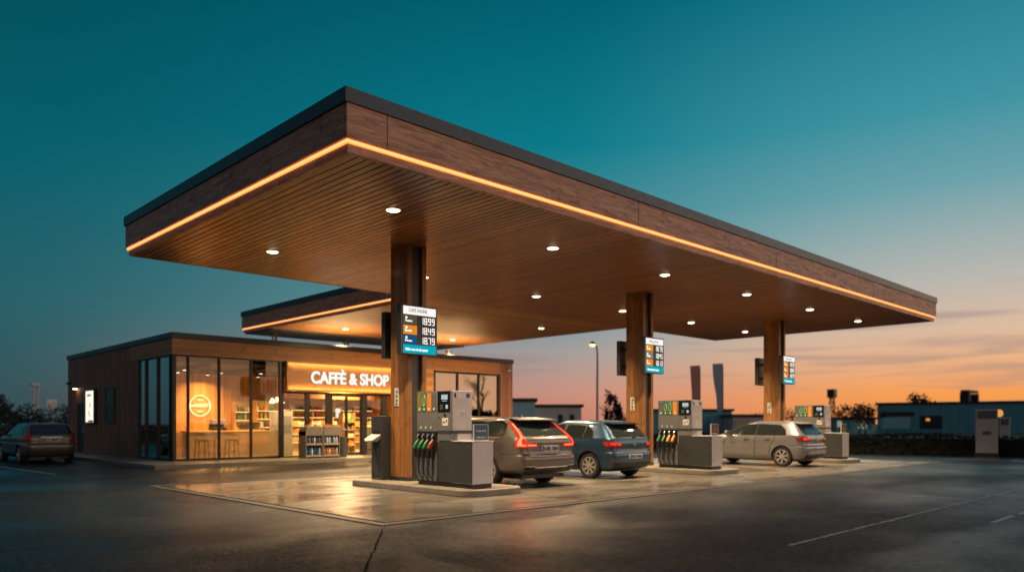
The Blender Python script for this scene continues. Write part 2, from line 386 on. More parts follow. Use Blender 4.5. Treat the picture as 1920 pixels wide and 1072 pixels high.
# crack from pad corner, road lines
k = MB(); rr = random.Random(3); P0, P1 = Vector((6.15, 8.88)), Vector((1.2, 2.6)); prev = None; n = 46
for i in range(n):
    f = i / (n - 1); p = P0.lerp(P1, f); q = Vector((p.x + rr.uniform(-.012, .012), p.y + rr.uniform(-.012, .012))); w = rr.uniform(.002, .012)
    cur = ((q.x - w, q.y + w, .004), (q.x + w, q.y - w, .004))
    if prev: k.face([prev[0], prev[1], cur[1], cur[0]])
    prev = cur
structure(k.build('asphalt_joint', 'joint'))
k = MB(); x = 8.6
while x < 34:
    l = rr.uniform(.5, 1.7); y = 4.12 + rr.uniform(-.008, .008); w = rr.uniform(.022, .036)
    pts_t = []; pts_b = []; m_ = 7
    for i in range(m_ + 1):
        f = i / m_; pts_t.append((x + l * f, y + w + rr.uniform(-.015, .015), .004)); pts_b.append((x + l * f, y - w + rr.uniform(-.015, .015), .004))
    k.face(pts_b + pts_t[::-1]); x += l + rr.uniform(0, .03) * (1 if x > 10 else 6)
k.box(12.7, 13.9, 2.95, 3.03, .001, .004)
k.box(14.2, 17.5, 2.93, 3.0, .001, .004)
structure(k.build('road_line', 'line'))
k = MB()
for x in (5.35, 2.8, .2): k.prism([(x + .25, 24.2, .002), (x + .35, 24.2, .002), (x - .05, 31.5, .002), (x - .15, 31.5, .002)], (0, 0, .002))
structure(k.build('parking_lines', 'line'))
# shop apron
AP = [(8.5, 24.8), (16.3, 24.8), (17.2, 25.1), (30, 25.1), (30, 46), (8.5, 46)]
structure(MB().prism([(x, y, 0) for x, y in [(8.62, 24.92), (30, 24.92), (30, 46), (8.62, 46)]], (0, 0, .12)).build('pavement', 'apron'))
k = MB()
for i in range(9): k.box(8.5, 8.62, 24.92 + i * 2.3, 24.92 + i * 2.3 + 2.285, 0, .123)
for i in range(8): k.box(8.5 + i * 1.0, 8.5 + i * 1.0 + .985, 24.8, 24.92, 0, .123)
for i in range(14): k.box(16.5 + i * .96, 16.5 + i * .96 + .945, 24.8, 24.92, 0, .1 if i < 1 else .05)
structure(k.build('pavement_kerb', 'kerb'))

# ------------------------------------------------------------------ main canopy
CX0, CX1, CY0, CY1 = 6.05, 33.1, 9.73, 19.65
EX0, EX1, EY1 = 14.95, 26.0, 32.75
ZS = 5.5
can = thing('station_canopy', (10.47, 14.17, 0), 'large flat wood clad forecourt canopy with amber light line along its edge', 'canopy')
def outline(o):    # canopy outline inset by o (L shape with the bridge over the shop)
    return [(CX0 + o, CY0 + o), (CX1 - o, CY0 + o), (CX1 - o, CY1 - o), (EX1 - o, CY1 - o), (EX1 - o, EY1 - o), (EX0 + o, EY1 - o), (EX0 + o, CY1 - o), (CX0 + o, CY1 - o)]
def band(o, i, z0, z1):
    k = MB(); a, b = outline(o), outline(i); n = len(a)
    for j in range(n):
        p, q, r_, s_ = a[j], a[(j + 1) % n], b[(j + 1) % n], b[j]
        lo = [k.bm.verts.new((*t, z0)) for t in (p, q, r_, s_)]; hi = [k.bm.verts.new((*t, z1)) for t in (p, q, r_, s_)]
        for f in ((lo[0], lo[1], hi[1], hi[0]), (lo[2], lo[3], hi[3], hi[2]), (hi[0], hi[1], hi[2], hi[3]), (lo[3], lo[2], lo[1], lo[0])): k.bm.faces.new(f)
    bmesh.ops.remove_doubles(k.bm, verts=k.bm.verts[:], dist=1e-5)
    return k
band(-.03, .14, 6.22, 6.44).build('roof_edge_cap', 'cap', can)
# fascia panels: separate boards with fine joints
k = MB(); ol = outline(0.); il = outline(.06); zf0, zf1 = 5.70, 6.218
def run(k, ax, a0, a1, c0, c1, cuts):
    xs = [a0] + [c for c in cuts if a0 < c < a1] + [a1]
    for u, w in zip(xs, xs[1:]):
        u2, w2 = u + .007, w - .007
        if ax == 0: k.box(u2, w2, c0, c1, zf0, zf1)
        else: k.box(c0, c1, u2, w2, zf0, zf1)
cx = [6.78, 13.29, 19.57, 26.62]; cy = [10.49, 14.75, 21.5, 26.]
run(k, 0, CX0, CX1, CY0, CY0 + .06, cx); run(k, 1, CY0 + .06, CY1, CX0, CX0 + .06, cy)
run(k, 0, CX0 + .06, EX0, CY1 - .06, CY1, cx); run(k, 0, EX1 + .06, CX1 - .06, CY1 - .06, CY1, cx); run(k, 1, CY0 + .06, CY1, CX1 - .06, CX1, cy)
run(k, 1, CY1, EY1, EX0, EX0 + .06, cy); run(k, 1, CY1, EY1, EX1 - .06, EX1, cy); run(k, 0, EX0 + .06, EX1 - .06, EY1 - .06, EY1, [20.])
k.build('fascia', 'fascia', can, bevel=.003)
ls = band(.034, .12, 5.634, 5.691).build('light_strip', 'led', can)
band(.026, .10, 5.646, 5.680).build('light_core', 'ledcore', ls)
band(.06, .135, 5.5, 5.632).build('lower_fascia', 'fascia', can)
# soffit: real slats under a dark backing
k = MB(); x = CX0 + .14
while x < CX1 - .14:
    w = min(.139, CX1 - .14 - x)
    if w > .03: k.box(x, x + w, CY0 + .14, CY1 - .14, ZS + .004, ZS + .03)
    x += .165
k.build('soffit', 'soffit', can)
k = MB(); y = CY1 - .12
while y < 30.1:
    k.box(EX0 + .14, EX1 - .14, y, y + .141, ZS + .006, ZS + .03); y += .165
k.build('bridge_soffit', 'soffit_x', can)
B(EX0 + .14, EX1 - .14, 30.15, EY1 - .07, ZS - .05, ZS + .03).build('edge_beam', 'steel', can)
k = MB(); k.prism([(*p, 5.532) for p in outline(.14)], (0, 0, .03)); k.build('backing', 'black', can)
k = MB(); k.prism([(*p, 6.30) for p in outline(.14)], (0, 0, .06)); k.build('roof', 'cap', can)
for x, w in ((15.85, .07), (19.55, .09), (23.4, .09)):
    B(x, x + w, 31.6, 31.6 + w, 4.6, 5.45).build('roof_post', 'steel', can)
    B(x + w + .1, x + w + .16, 31.6, 31.7, 4.6, 5.45).build('roof_post', 'steel', can)
# columns
def column(i, x0, label):
    t = thing('canopy_column', (x0 + .27, 14.17, .14), label, 'column', 'wood columns under the canopy')
    B(x0, x0 + .13, 13.85, 14.5, .22, ZS + .02).build('wood_face', 'column', t, bevel=.006)
    B(x0 + .42, x0 + .54, 13.85, 14.5, .22, ZS + .02).build('wood_face', 'column', t, bevel=.006)
    B(x0 + .13, x0 + .42, 13.93, 14.42, .22, ZS + .02).build('steel_core', 'steel', t)
    B(x0 - .015, x0 + .555, 13.84, 14.51, .14, .22).build('base_plinth', 'steel', t)
    for y in (13.84, 13.845):
        pass
    B(x0 - .012, x0 - .0, 14.17, 14.33, 1.84, 2.26).build('notice_plate', 'paper', t)
    k = MB(); r3 = random.Random(i)
    for z in (2.17, 2.07, 1.97, 1.89): k.box(x0 - .015, x0 - .012, 14.2 + r3.uniform(0, .03), 14.3 - r3.uniform(0, .03), z - .03, z + .03)
    k.build('notice_print', 'grey', t)
    return t
COLX = (10.2, 19.15, 28.1)
column(0, COLX[0], 'nearest wood canopy column beside the front pump and shop sign')
column(1, COLX[1], 'middle wood canopy column behind the blue hatchback')
column(2, COLX[2], 'farthest wood canopy column behind the silver hatchback')
# downlights
lights = [(x, y) for x in (8.4, 12.88, 17.4, 21.9, 26.4, 30.75) for y in (11.86, 16.74)] + [(17.55, 22.22), (23.4, 22.22), (17.55, 28.3), (23.5, 28.25)]
def lamp_data(name, power, col, size, spread=160):
    l = bpy.data.lights.new(name, 'AREA'); l.shape = 'DISK'; l.size = size; l.energy = power; l.color = col; l.spread = R(spread); return l
LD2 = lamp_data('bridge downlight beam', 950, (1., .66, .32), .30, 165)
LD = lamp_data('downlight beam', 290, (1., .71, .42), .22, 113)
def downlight(x, y):
    t = thing('downlight', (x, y, ZS), 'round recessed warm downlight in the slatted canopy ceiling', 'downlight', 'recessed lights in the canopy ceiling')
    k = MB(); k.lathe([(.165, -.0), (.165, -.010), (.135, -.010), (.13, 0.)], (x, y, ZS + .0035), seg=20); k.build('trim_ring', 'silver', t, smooth=True)
    k = MB(); k.lathe([(.128, -.002), (.115, -.018), (.07, -.030)], (x, y, ZS + .0035), seg=20); k.build('lens', 'lens', t, smooth=True)
    l = bpy.data.objects.new('beam', LD); C.objects.link(l); l.parent = t; l.location = (0, 0, -.034); return t
d0 = downlight(*lights[0])
for x, y in lights[1:]:
    c = copy_tree(d0, (x, y, ZS))
    if y > 20:
        for ch in c.children:
            if ch.type == 'LIGHT': ch.data = LD2

# ------------------------------------------------------------------ price signs
SEG = {'0': 'abcdef', '1': 'bc', '2': 'abged', '3': 'abgcd', '4': 'fgbc', '5': 'afgcd', '6': 'afgedc', '7': 'abc', '8': 'abcdefg', '9': 'abcdfg'}
def digits(k, s, x, y, z, w, h):
    t = w * .2
    for ch in s:
        if ch == '.':
            k.box(x - t * 1.1, x - t * .1, y - .004, y, z, z + t); continue
        sg = {'a': (x, x + w, z + h - t, z + h), 'g': (x, x + w, z + h / 2 - t / 2, z + h / 2 + t / 2), 'd': (x, x + w, z, z + t), 'f': (x, x + t, z + h / 2 + t * .1, z + h - t * .1), 'e': (x, x + t, z + t * .1, z + h / 2 - t * .1), 'b': (x + w - t, x + w, z + h / 2 + t * .1, z + h - t * .1), 'c': (x + w - t, x + w, z + t * .1, z + h / 2 - t * .1)}
        for q in SEG[ch]:
            a, b, c_, d = sg[q]; k.box(a, b, y - .004 - .0002 * ord(q) % .001, y, c_, d)
        x += w * 1.42
def price_sign(xc, label, prices, fields, names, head, foot):
    x0, x1, y0, z0, z1 = xc - .5, xc + .5, 13.46, 2.97, 4.06
    t = thing('price_sign', (x0 + .73, 14.17, z0), label, 'price sign', 'price signs on the canopy columns')
    B(x0, x1, y0, y0 + .16, z0, z1).build('housing', 'steel', t, bevel=.008)
    for z in (3.25, 3.8): B(x0 + .58, x0 + .86, y0 + .16, 13.85, z - .03, z + .03).build('bracket', 'steel', t)
    yf = y0 - .004; ax0, ax1 = x0 + .06, x1 - .04
    hd = B(ax0, ax1, yf, y0, z1 - .215, z1 - .035).build('header_panel', 'headlit', t)
    put_text('header_lettering', head, (ax0 + .15, yf - .001, z1 - .155), .1, 'grey', hd, width=.5, height=.075)
    zz = z1 - .235
    for (pr, fd, nm) in zip(prices, fields, names):
        f = B(ax0, ax0 + .37, yf, y0, zz - .20, zz).build('fuel_field', fd, t)
        put_text('fuel_lettering', nm, (ax0 + .045, yf - .001, zz - .14), .06, 'digit', f, width=.19, height=.045, offset=.003)
        mk = MB(); mk.lathe([(.028, -.002), (.028, 0)], (ax0 + .08, yf - .001, zz - .055), 'y', 14); mk.build('fuel_mark', 'digit', f)
        B(ax0 + .385, ax1, yf, y0, zz - .20, zz).build('price_panel', 'black', t)
        k = MB(); digits(k, pr, ax0 + .47, yf - .001, zz - .175, .074, .15); k.build('price_digits', 'digit', t)
        zz -= .218
    f = B(ax0, ax1, yf, y0, z0 + .025, zz + .008).build('footer_panel', 'tealit', t)
    put_text('footer_lettering', foot, (ax0 + .06, yf - .001, z0 + .085), .09, 'digit', f, width=.62, height=.075, offset=.003)
    # the twin on the far side is a copy turned about the column
    return t
hs = 'CAFE DIGINE'
p1 = price_sign(10.24, 'nearest lit price sign showing 18.49 and 18.79 beside the shop sign', ('1899', '18.49', '18.79'), ('olivelit', 'orangelit', 'bluelit'), ('Tandart', 'Rasella', 'Balence'), hs, 'Bibeos-d-al gaar')
p2 = price_sign(19.19, 'lit price sign on middle column above the blue hatchback, grey field in its centre', ('18.79', '18.45', '18.13'), ('orangelit', 'greylit', 'orangelit'), ('Sardon', 'Wibon', 'Tessar'), 'Wttg Bar', 'Warsdard gaar')
p3 = price_sign(28.14, 'smallest lit price sign, on the farthest column, three orange fields', ('18.70', '18.05', '18.79'), ('orangelit', 'orangelit', 'orangelit'), ('Tanl', 'Bro', 'Prmo'), 'Wttg Bar', 'Tessed gaar')
for p, lb in ((p1, 'dark back price sign on the shop side of the nearest column'), (p2, 'dark back price sign on the shop side of the middle column'), (p3, 'dark back price sign on the shop side of the farthest column')):
    c = copy_tree(p, (p.location.x, 14.17 + .0, p.location.z), math.pi, lb)

# ------------------------------------------------------------------ islands and pumps
def island(x0, label):
    xa, xb, ya, yb = x0 - .63, x0 + 1.0, 11.0, 15.15
    pts = [(xa, yb), (xa, ya + .35)]
    for i in range(1, 9):
        a = math.pi + i / 9 * math.pi / 2; pts.append((xa + .5 + .5 * math.cos(a), ya + .35 + .35 * math.sin(a)))
    pts += [(xa + .5, ya), (xb - .5, ya)]
    for i in range(1, 9):
        a = 1.5 * math.pi + i / 9 * math.pi / 2; pts.append((xb - .5 + .5 * math.cos(a), ya + .35 + .35 * math.sin(a)))
    pts += [(xb, ya + .35), (xb, yb)]
    t = thing('pump_island', (x0 + .2, 13., 0), label, 'pump island', 'raised islands under the pumps')
    MB().prism([(x, y, .006) for x, y in pts], (0, 0, .132)).build('kerb', 'kerb', t, bevel=.02)
    cx_, cy_ = (xa + xb) / 2, 13.
    MB().prism([(cx_ + (x - cx_) * .86, cy_ + (y - cy_) * .94, .137) for x, y in pts], (0, 0, .005)).build('island_paving', 'apron', t)
for x, lb in zip(COLX, ('low rounded concrete island under the nearest pump', 'low concrete island under the middle pump between two hatchbacks', 'low concrete island under the farthest pump beyond the silver hatchback')): island(x, lb)

def curve_pts(ctrl, n=10):
    out_ = []; c = [Vector(p) for p in ctrl]; c = [c[0] * 2 - c[1]] + c + [c[-1] * 2 - c[-2]]
    for i in range(1, len(c) - 2):
        for j in range(n):
            t = j / n; p0, p1, p2, p3 = c[i - 1:i + 3]
            out_.append(.5 * ((2 * p1) + (p2 - p0) * t + (2 * p0 - 5 * p1 + 4 * p2 - p3) * t * t + (3 * p1 - p0 - 3 * p2 + p3) * t ** 3))
    out_.append(c[-2]); return out_
def pump(x0, label, labs, nozzles, sticker):
    """x0: face towards -X"""
    xb = x0 + .56; yn, yd, yt, yc = 13.07, 12.37, 11.92, 11.26; zb, zt = .142, 2.12
    t = thing('fuel_pump', (x0 + .28, 12.4, zb), label, 'fuel pump', 'fuel pumps on the islands')
    B(x0 + .02, xb - .02, yc + .03, yn - .02, zb, zb + .09).build('base_plinth', 'black', t)
    B(x0 + .03, xb - .0, yt, yn, zb + .09, zt).build('body', 'pumplight', t, bevel=.008)
    B(x0, x0 + .03, yd + .004, yn, 1.28, zt + .005).build('upper_panel', 'pumpgrey', t, bevel=.004)
    B(x0, x0 + .03, yt, yd - .004, 1.09, zt + .005).build('display_panel_back', 'pumpgrey', t, bevel=.004)
    B(x0 - .004, x0, yt + .0, yd - .004, 1.235, 1.30).build('trim_band', 'pumpdark', t)
    # fuel labels, tall coloured strips
    w = (yn - yd - .05) / 4
    for i, c in enumerate(labs):
        ya = yn - .02 - i * (w + .003)
        f = B(x0 - .006, x0, ya - w + .025, ya, 1.70, 2.08).build('fuel_label', c, t)
        mk = MB(); mk.lathe([(.028, -.002), (.028, 0)], (x0 - .006, ya - w / 2 + .012, 1.75), 'x', 14); mk.build('label_mark', 'paper', f)
        if c == 'green':
            r = MB()
            pp = [(x0 - .008, ya - w / 2 + .012 + .04 * math.cos(a), 1.93 + .12 * math.sin(a)) for a in [j / 20 * 2 * math.pi for j in range(21)]]
            r.tube(pp, .006, 5); r.build('label_ring', 'paper', f)
    for i in range(3):
        B(x0 - .005, x0, yn - .12 - i * .17 - .035, yn - .12 - i * .17, 1.335, 1.385).build('number_mark', 'paper', t)
    # display
    dp = B(x0 - .015, x0, yt + .03, yd - .02, 1.70, 2.11).build('display_panel', 'gloss', t, bevel=.004)
    B(x0 - .019, x0 - .015, yt + .10, yt + .30, 1.94, 2.04).build('screen', 'lcd', dp)
    B(x0 - .019, x0 - .015, yt + .12, yt + .28, 1.905, 1.918).build('screen_text', 'lcd', dp)
    k = MB()
    for i in range(3):
        for j in range(2): k.box(x0 - .02, x0 - .015, yt + .25 + j * .05, yt + .285 + j * .05, 1.74 + i * .035, 1.763 + i * .035)
    k.build('keypad', 'pumpgrey', dp)
    B(x0 - .02, x0 - .015, yt + .09, yt + .16, 1.75, 1.83).build('card_reader', 'lcd', dp)
    k = MB(); k.lathe([(.03, -.012), (.035, 0)], (x0, yt + .2, 1.62), 'x', 12); k.lathe([(.012, -.008), (.014, 0)], (x0, yd - .07, 1.57), 'x', 10); k.build('card_slot', 'black', t)
    st = B(x0 - .004, x0, yt + .1, yt + .29, 1.40, 1.56).build('sticker', 'paper', t)
    k = MB(); k.box(x0 - .006, x0 - .004, yt + .13, yt + .17, 1.47, 1.53); k.box(x0 - .006, x0 - .004, yt + .2, yt + .26, 1.45, 1.49); k.build('sticker_print', 'grey', st)
    # side face stickers
    k = MB(); k.box(x0 + .08, x0 + .13, yt - .004, yt, 1.98, 2.07); k.build('side_badge', 'black', t)
    B(x0 + .2, x0 + .37, yt - .004, yt, 1.96, 2.06).build('side_sticker', 'white', t)
    B(x0 + .41, x0 + .5, yt - .004, yt, 1.98, 2.07).build('side_badge', 'plateblue' if sticker else 'green', t)
    k = MB(); rg = random.Random(5)
    for i in range(4): k.box(x0 + .18 + i * .07, x0 + .235 + i * .07, yt - .005, yt, 1.60, 1.60 + rg.uniform(.06, .11))
    k.box(x0 + .2, x0 + .41, yt - .004, yt, 1.36, 1.57); k.build('side_sticker', 'paper', t)
    B(x0 + .0, xb, yt - .004, yt, 1.235, 1.30).build('trim_band', 'pumpdark', t)
    # nozzle bay
    B(x0 + .0, x0 + .03, yd + .03, yn - .02, .85, 1.265).build('nozzle_bay', 'black', t)
    k = MB()
    for i in range(5):
        y = yn - .02 - i * (w + .003); k.box(x0 - .012, x0 + .03, y - .012, y + .012, zb + .1, .85)
    k.build('bay_rail', 'silver', t)
    B(x0 + .012, x0 + .03, yd + .03, yn - .02, zb + .1, .85).build('hose_bay', 'pumpgrey', t)
    for i, c in enumerate(nozzles):
        y = yn - .08 - i * (w + .003)
        hb = B(x0 - .02, x0 + .0, y - .05, y + .05, 1.17, 1.24).build('nozzle_holder', 'pumpdark', t)
        nz = MB(); nz.prism([(x0 - .03, y - .03, 1.12), (x0 - .12, y - .03, 1.02), (x0 - .17, y - .03, .93), (x0 - .14, y - .03, .89), (x0 - .07, y - .03, .93), (x0 - .02, y - .03, 1.02)], (0, .06, 0))
        nz = nz.build('nozzle', c, t, bevel=.012)
        MB().tube(curve_pts([(x0 - .03, y, 1.09), (x0 - .055, y, 1.16), (x0 - .02, y, 1.22)], 5), .013, 8).build('spout', 'silver', nz, smooth=True)
        MB().tube(curve_pts([(x0 - .15, y, .92), (x0 - .11, y, .80), (x0 - .05, y, .86), (x0 - .03, y, .98)], 6), .012, 6).build('trigger_guard', 'black', nz, smooth=True)
        B(x0 - .10, x0 - .005, y - .045, y + .045, .72, .90).build('nozzle_boot', 'black', nz, bevel=.012)
        MB().tube(curve_pts([(x0 - .15, y, .92), (x0 - .16, y + .01, .70), (x0 - .14, y - .01, .44), (x0 - .09, y - .07, .27), (x0 - .02, y - .12, .24), (x0 + .005, y - .125, .40)], 8), .013, 8).build('hose', 'rubber', t, smooth=True)
    # lower cabinet
    cb = B(x0 + .006, xb, yc, yt - .006, zb + .09, 1.075).build('cabinet', 'pumplight', t, bevel=.006)
    B(x0, x0 + .006, yc + .012, yd - .006, zb + .10, 1.06).build('cabinet_door', 'pumpdark', cb)
    B(x0 - .01, xb + .01, yc - .01, yt - .006, 1.075, 1.095).build('cabinet_top', 'pumplight', cb, bevel=.004)
    k = MB(); k.lathe([(.012, -.006), (.012, 0)], (x0, yc + .12, .99), 'x', 10); k.lathe([(.012, -.006), (.012, 0)], (x0, yd - .06, .99), 'x', 10); k.build('door_lock', 'silver', cb)
    # clear screen over the cabinet
    B(x0 + .03, x0 + .036, yt - .16, yt - .01, 1.1, 1.24).build('splash_screen', 'acrylic', t)
    return t
labs1 = ('olive', 'green', 'orange', 'greylab')
pump(9.88, 'nearest fuel pump with green and red nozzles beside the estate car', labs1, ('nozgreen', 'nozgreen', 'nozgreen', 'red'), True)
pump(9.88 + 8.95, 'middle fuel pump between blue and silver hatchbacks', ('greylab', 'green', 'green', 'orange'), ('nozgreen', 'nozgreen', 'amber', 'orange'), False)
pump(9.88 + 17.9, 'farthest fuel pump partly hidden behind the silver hatchback', ('greylab', 'green', 'green', 'orange'), ('nozgreen', 'nozgreen', 'amber', 'orange'), False)
# placards on the cabinets
def placard(x0, mat, label, lines):
    y, z0, z1, xa, xb = 11.36, 1.096, 1.42, x0 + .13, x0 + .50
    t = thing('counter_placard', ((xa + xb) / 2, y, z0), label, 'placard', 'small placards on the pump cabinets')
    B(xa, xb, y, y + .02, z0 + .02, z1).build('panel', mat, t)
    k = MB(); k.box(xa - .015, xb + .015, y - .01, y + .03, z0, z0 + .022); k.box(xa - .015, xa, y - .006, y + .026, z0 + .022, z1 + .012); k.box(xb, xb + .015, y - .006, y + .026, z0 + .022, z1 + .012); k.box(xa, xb, y - .006, y + .026, z1, z1 + .012)
    k.build('frame', 'pumplight', t)
    for i, (tx, mt, zz, w, hh) in enumerate(lines): put_text('lettering', tx, (xa + .06, y - .002, zz), .05, mt, t, width=w, height=hh, offset=.002)
placard(9.88, 'bluepanel', 'blue counter placard on the nearest pump cabinet', (('l ossesed', 'white', 1.28, .25, .05), ('bes', 'red', 1.215, .12, .03), ('wasesses', 'paper', 1.15, .25, .035)))
placard(9.88 + 8.95, 'brownpanel', 'brown counter placard with orange letters on the middle pump cabinet', (('Tessesd', 'orange', 1.31, .22, .045), ('CASDT.8.6G', 'orange', 1.23, .27, .055), ('BBS toB', 'paper', 1.14, .2, .04)))
placard(9.88 + 17.9, 'brownpanel', 'brown counter placard on the farthest pump cabinet', (('Tessesd', 'orange', 1.31, .22, .045), ('CASDT.6G', 'orange', 1.22, .27, .055)))
# windscreen service unit on the near island
t = thing('service_unit', (10.2, 14.8, .142), 'dark windscreen service box with paper towels at the end of the front island', 'service box')
B(10.0, 10.42, 14.58, 15.0, .142, 1.62).build('body', 'pumpdark', t, bevel=.01)
MB().prism([(9.999, 14.62, 1.10), (9.90, 14.62, 1.02), (9.82, 14.62, 1.06), (9.999, 14.62, 1.17)], (0, .34, 0)).build('tray', 'rackgrey', t)
MB().prism([(9.99, 14.60, 1.175), (9.79, 14.64, 1.05), (9.76, 14.9, 1.03), (9.80, 14.98, 1.07), (9.99, 14.97, 1.18)], (0, 0, .015)).build('paper_towel', 'paper', t)
B(9.99, 10.0, 14.64, 14.94, .25, .95).build('bin_door', 'pumpdark', t, bevel=.003)
B(9.985, 10.0, 14.66, 14.9, 1.2, 1.26).build('dispenser_slot', 'black', t)

# ------------------------------------------------------------------ shop building
XW, YW, ZF = 9.9, 27.2, .12
XE, YE = 26.54, 40.4
shop = thing('cafe_shop', (XW, YW, ZF), 'single storey wood clad cafe and shop with lit corner glazing', 'shop building')
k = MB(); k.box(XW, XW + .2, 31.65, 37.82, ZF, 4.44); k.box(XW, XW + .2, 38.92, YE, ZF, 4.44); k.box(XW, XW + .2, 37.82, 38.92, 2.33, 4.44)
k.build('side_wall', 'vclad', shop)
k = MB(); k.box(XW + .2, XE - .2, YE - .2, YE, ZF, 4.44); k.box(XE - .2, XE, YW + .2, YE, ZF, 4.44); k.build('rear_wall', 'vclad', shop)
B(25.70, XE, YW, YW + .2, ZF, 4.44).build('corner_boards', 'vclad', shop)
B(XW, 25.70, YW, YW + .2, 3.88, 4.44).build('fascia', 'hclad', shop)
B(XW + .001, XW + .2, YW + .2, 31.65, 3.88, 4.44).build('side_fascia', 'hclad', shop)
B(XW - .05, XE + .05, YW - .05, YE + .05, 4.44, 4.64).build('roof_cap', 'cap', shop, bevel=.01)
B(XW + .12, XE - .12, YW + .12, YE - .12, 4.645, 4.66).build('roof_bounce_sheet', 'bounce', shop)  # unseen pale sheet added to bounce the downlights onto the bridge soffit
d = B(XW + .05, XW + .1, 37.82, 38.92, ZF, 2.33).build('side_door', 'frame', shop)
MB().tube([(XW + .03, 38.0, 1.0), (XW + .03, 38.0, 1.3)], .015).build('handle', 'silver', d)
B(XW + .02, XW + .25, 30.79, 31.65, ZF, 3.88).build('window_reveal', 'vclad', shop)
# framing
k = MB()
for x0, x1 in ((9.93, 10.05), (10.44, 10.51), (11.56, 11.63), (12.78, 12.85), (13.95, 14.13)): k.box(x0, x1, YW + .02, YW + .14, ZF + .07, 3.82)
k.box(9.93, 14.13, YW + .02, YW + .14, ZF, ZF + .07); k.box(9.93, 14.13, YW + .02, YW + .14, 3.82, 3.879)
for y0, y1 in ((27.50, 27.57), (28.70, 28.78), (29.93, 30.01), (30.72, 30.785)): k.box(XW + .02, XW + .14, y0, y1, ZF + .07, 3.82)
k.box(XW + .02, XW + .14, YW + .15, 30.785, ZF, ZF + .07); k.box(XW + .02, XW + .14, YW + .15, 30.785, 3.82, 3.879)
k.build('window_frame', 'frame', shop, bevel=.004)
def pane(x0, x1, z0, z1, y=YW + .08, mat='glass', film=None, name='window'):
    p = B(x0, x1, y, y + .012, z0, z1).build(name, mat, shop)
    if film: B(x0 + .002, x1 - .002, y + .013, y + .018, z0, film).build('frosted_film', 'frost', p)
for a, b in ((10.05, 10.44), (10.51, 11.56), (11.63, 12.78), (12.85, 13.95)): pane(a, b, ZF + .07, 3.82, film=1.12)
for a, b in ((27.35, 27.50), (27.57, 28.70), (28.78, 29.93), (30.01, 30.72)):
    p = B(XW + .08, XW + .092, a, b, ZF + .07, 3.82).build('window', 'sideglass', shop)
    B(XW + .093, XW + .098, a + .002, b - .002, ZF + .072, 1.12).build('frosted_film', 'frost', p)
# shop front below the sign
k = MB()
for x0, x1 in ((15.07, 15.25), (16.0, 16.23), (17.68, 17.94), (18.70, 18.95), (19.6, 19.75)): k.box(x0, x1, YW + .02, YW + .16, ZF + .05, 2.62)
k.box(14.13, 19.75, YW + .02, YW + .16, 2.62, 2.70); k.box(14.13, 16.23, YW + .03, YW + .15, ZF, ZF + .05); k.box(17.68, 19.75, YW + .03, YW + .15, ZF, ZF + .05); k.box(16.23, 17.68, YW + .03, YW + .15, ZF, ZF + .012)
k.build('shopfront_frame', 'frame', shop, bevel=.004)
for a, b in ((14.13, 15.07), (15.25, 16.0), (17.94, 18.7), (18.95, 19.6)): pane(a, b, ZF + .05, 2.62)
for a, b in ((16.235, 16.95), (16.96, 17.675)):
    k = MB(); k.box(a, a + .06, YW + .05, YW + .1, ZF + .02, 2.615); k.box(b - .06, b, YW + .05, YW + .1, ZF + .02, 2.615); k.box(a + .06, b - .06, YW + .05, YW + .1, ZF + .02, ZF + .12); k.box(a + .06, b - .06, YW + .05, YW + .1, 2.54, 2.615)
    dr = k.build('sliding_door', 'frame', shop)
    B(a + .06, b - .06, YW + .07, YW + .08, ZF + .12, 2.54).build('door_glass', 'glass', dr)
    B(a + .06, b - .06, YW + .065, YW + .085, 1.12, 1.15).build('push_bar', 'frame', dr)
B(19.75, 21.5, YW + .001, YW + .2, ZF, 3.88).build('front_wall', 'hclad', shop)
# right-hand windows
k = MB()
for x0, x1 in ((21.5, 21.64), (22.93, 23.01), (24.27, 24.35), (25.56, 25.70)): k.box(x0, x1, YW + .02, YW + .14, ZF, 3.82)
for a, b in ((21.64, 22.93), (23.01, 24.27), (24.35, 25.56)): k.box(a, b, YW + .02, YW + .14, ZF, .3); k.box(a, b, YW + .02, YW + .14, 3.78, 3.879)
k.build('window_frame', 'frame', shop, bevel=.004)
for a, b in ((21.64, 22.93), (23.01, 24.27), (24.35, 25.56)): pane(a, b, .3, 3.78, mat='coated')
# inside
B(10.1, 26.3, 27.45, 40.1, ZF, ZF + .012).build('floor', 'infloor', shop)
B(10.15, 26.3, 27.42, 40.1, 3.64, 3.70).build('ceiling', 'inceil', shop)
k = MB(); k.box(10.15, 16.0, 31.3, 31.45, ZF + .012, 3.64); k.box(15.9, 16.0, 31.45, 33.2, ZF + .012, 3.64); k.build('cafe_wall', 'inwood', shop)
k = MB(); k.box(15.5, 22.9, 33.2, 33.35, ZF + .012, 3.64); k.box(22.9, 23.05, 27.45, 33.35, ZF + .012, 3.64); k.build('shop_wall', 'inwood', shop)
k = MB(); k.box(16.2, 22.8, 31.9, 31.98, 2.62, 3.64); k.build('ceiling_bulkhead', 'inwood', shop)
k = MB()
for y in (28.4, 29.4, 30.4): k.box(10.3, 22.6, y, y + .06, 3.45, 3.49)
for x in (11.2, 13.4, 15.6, 17.8, 20.): k.box(x, x + .2, 27.6, 31., 3.50, 3.62)
k.build('ceiling_duct', 'inceil', shop)
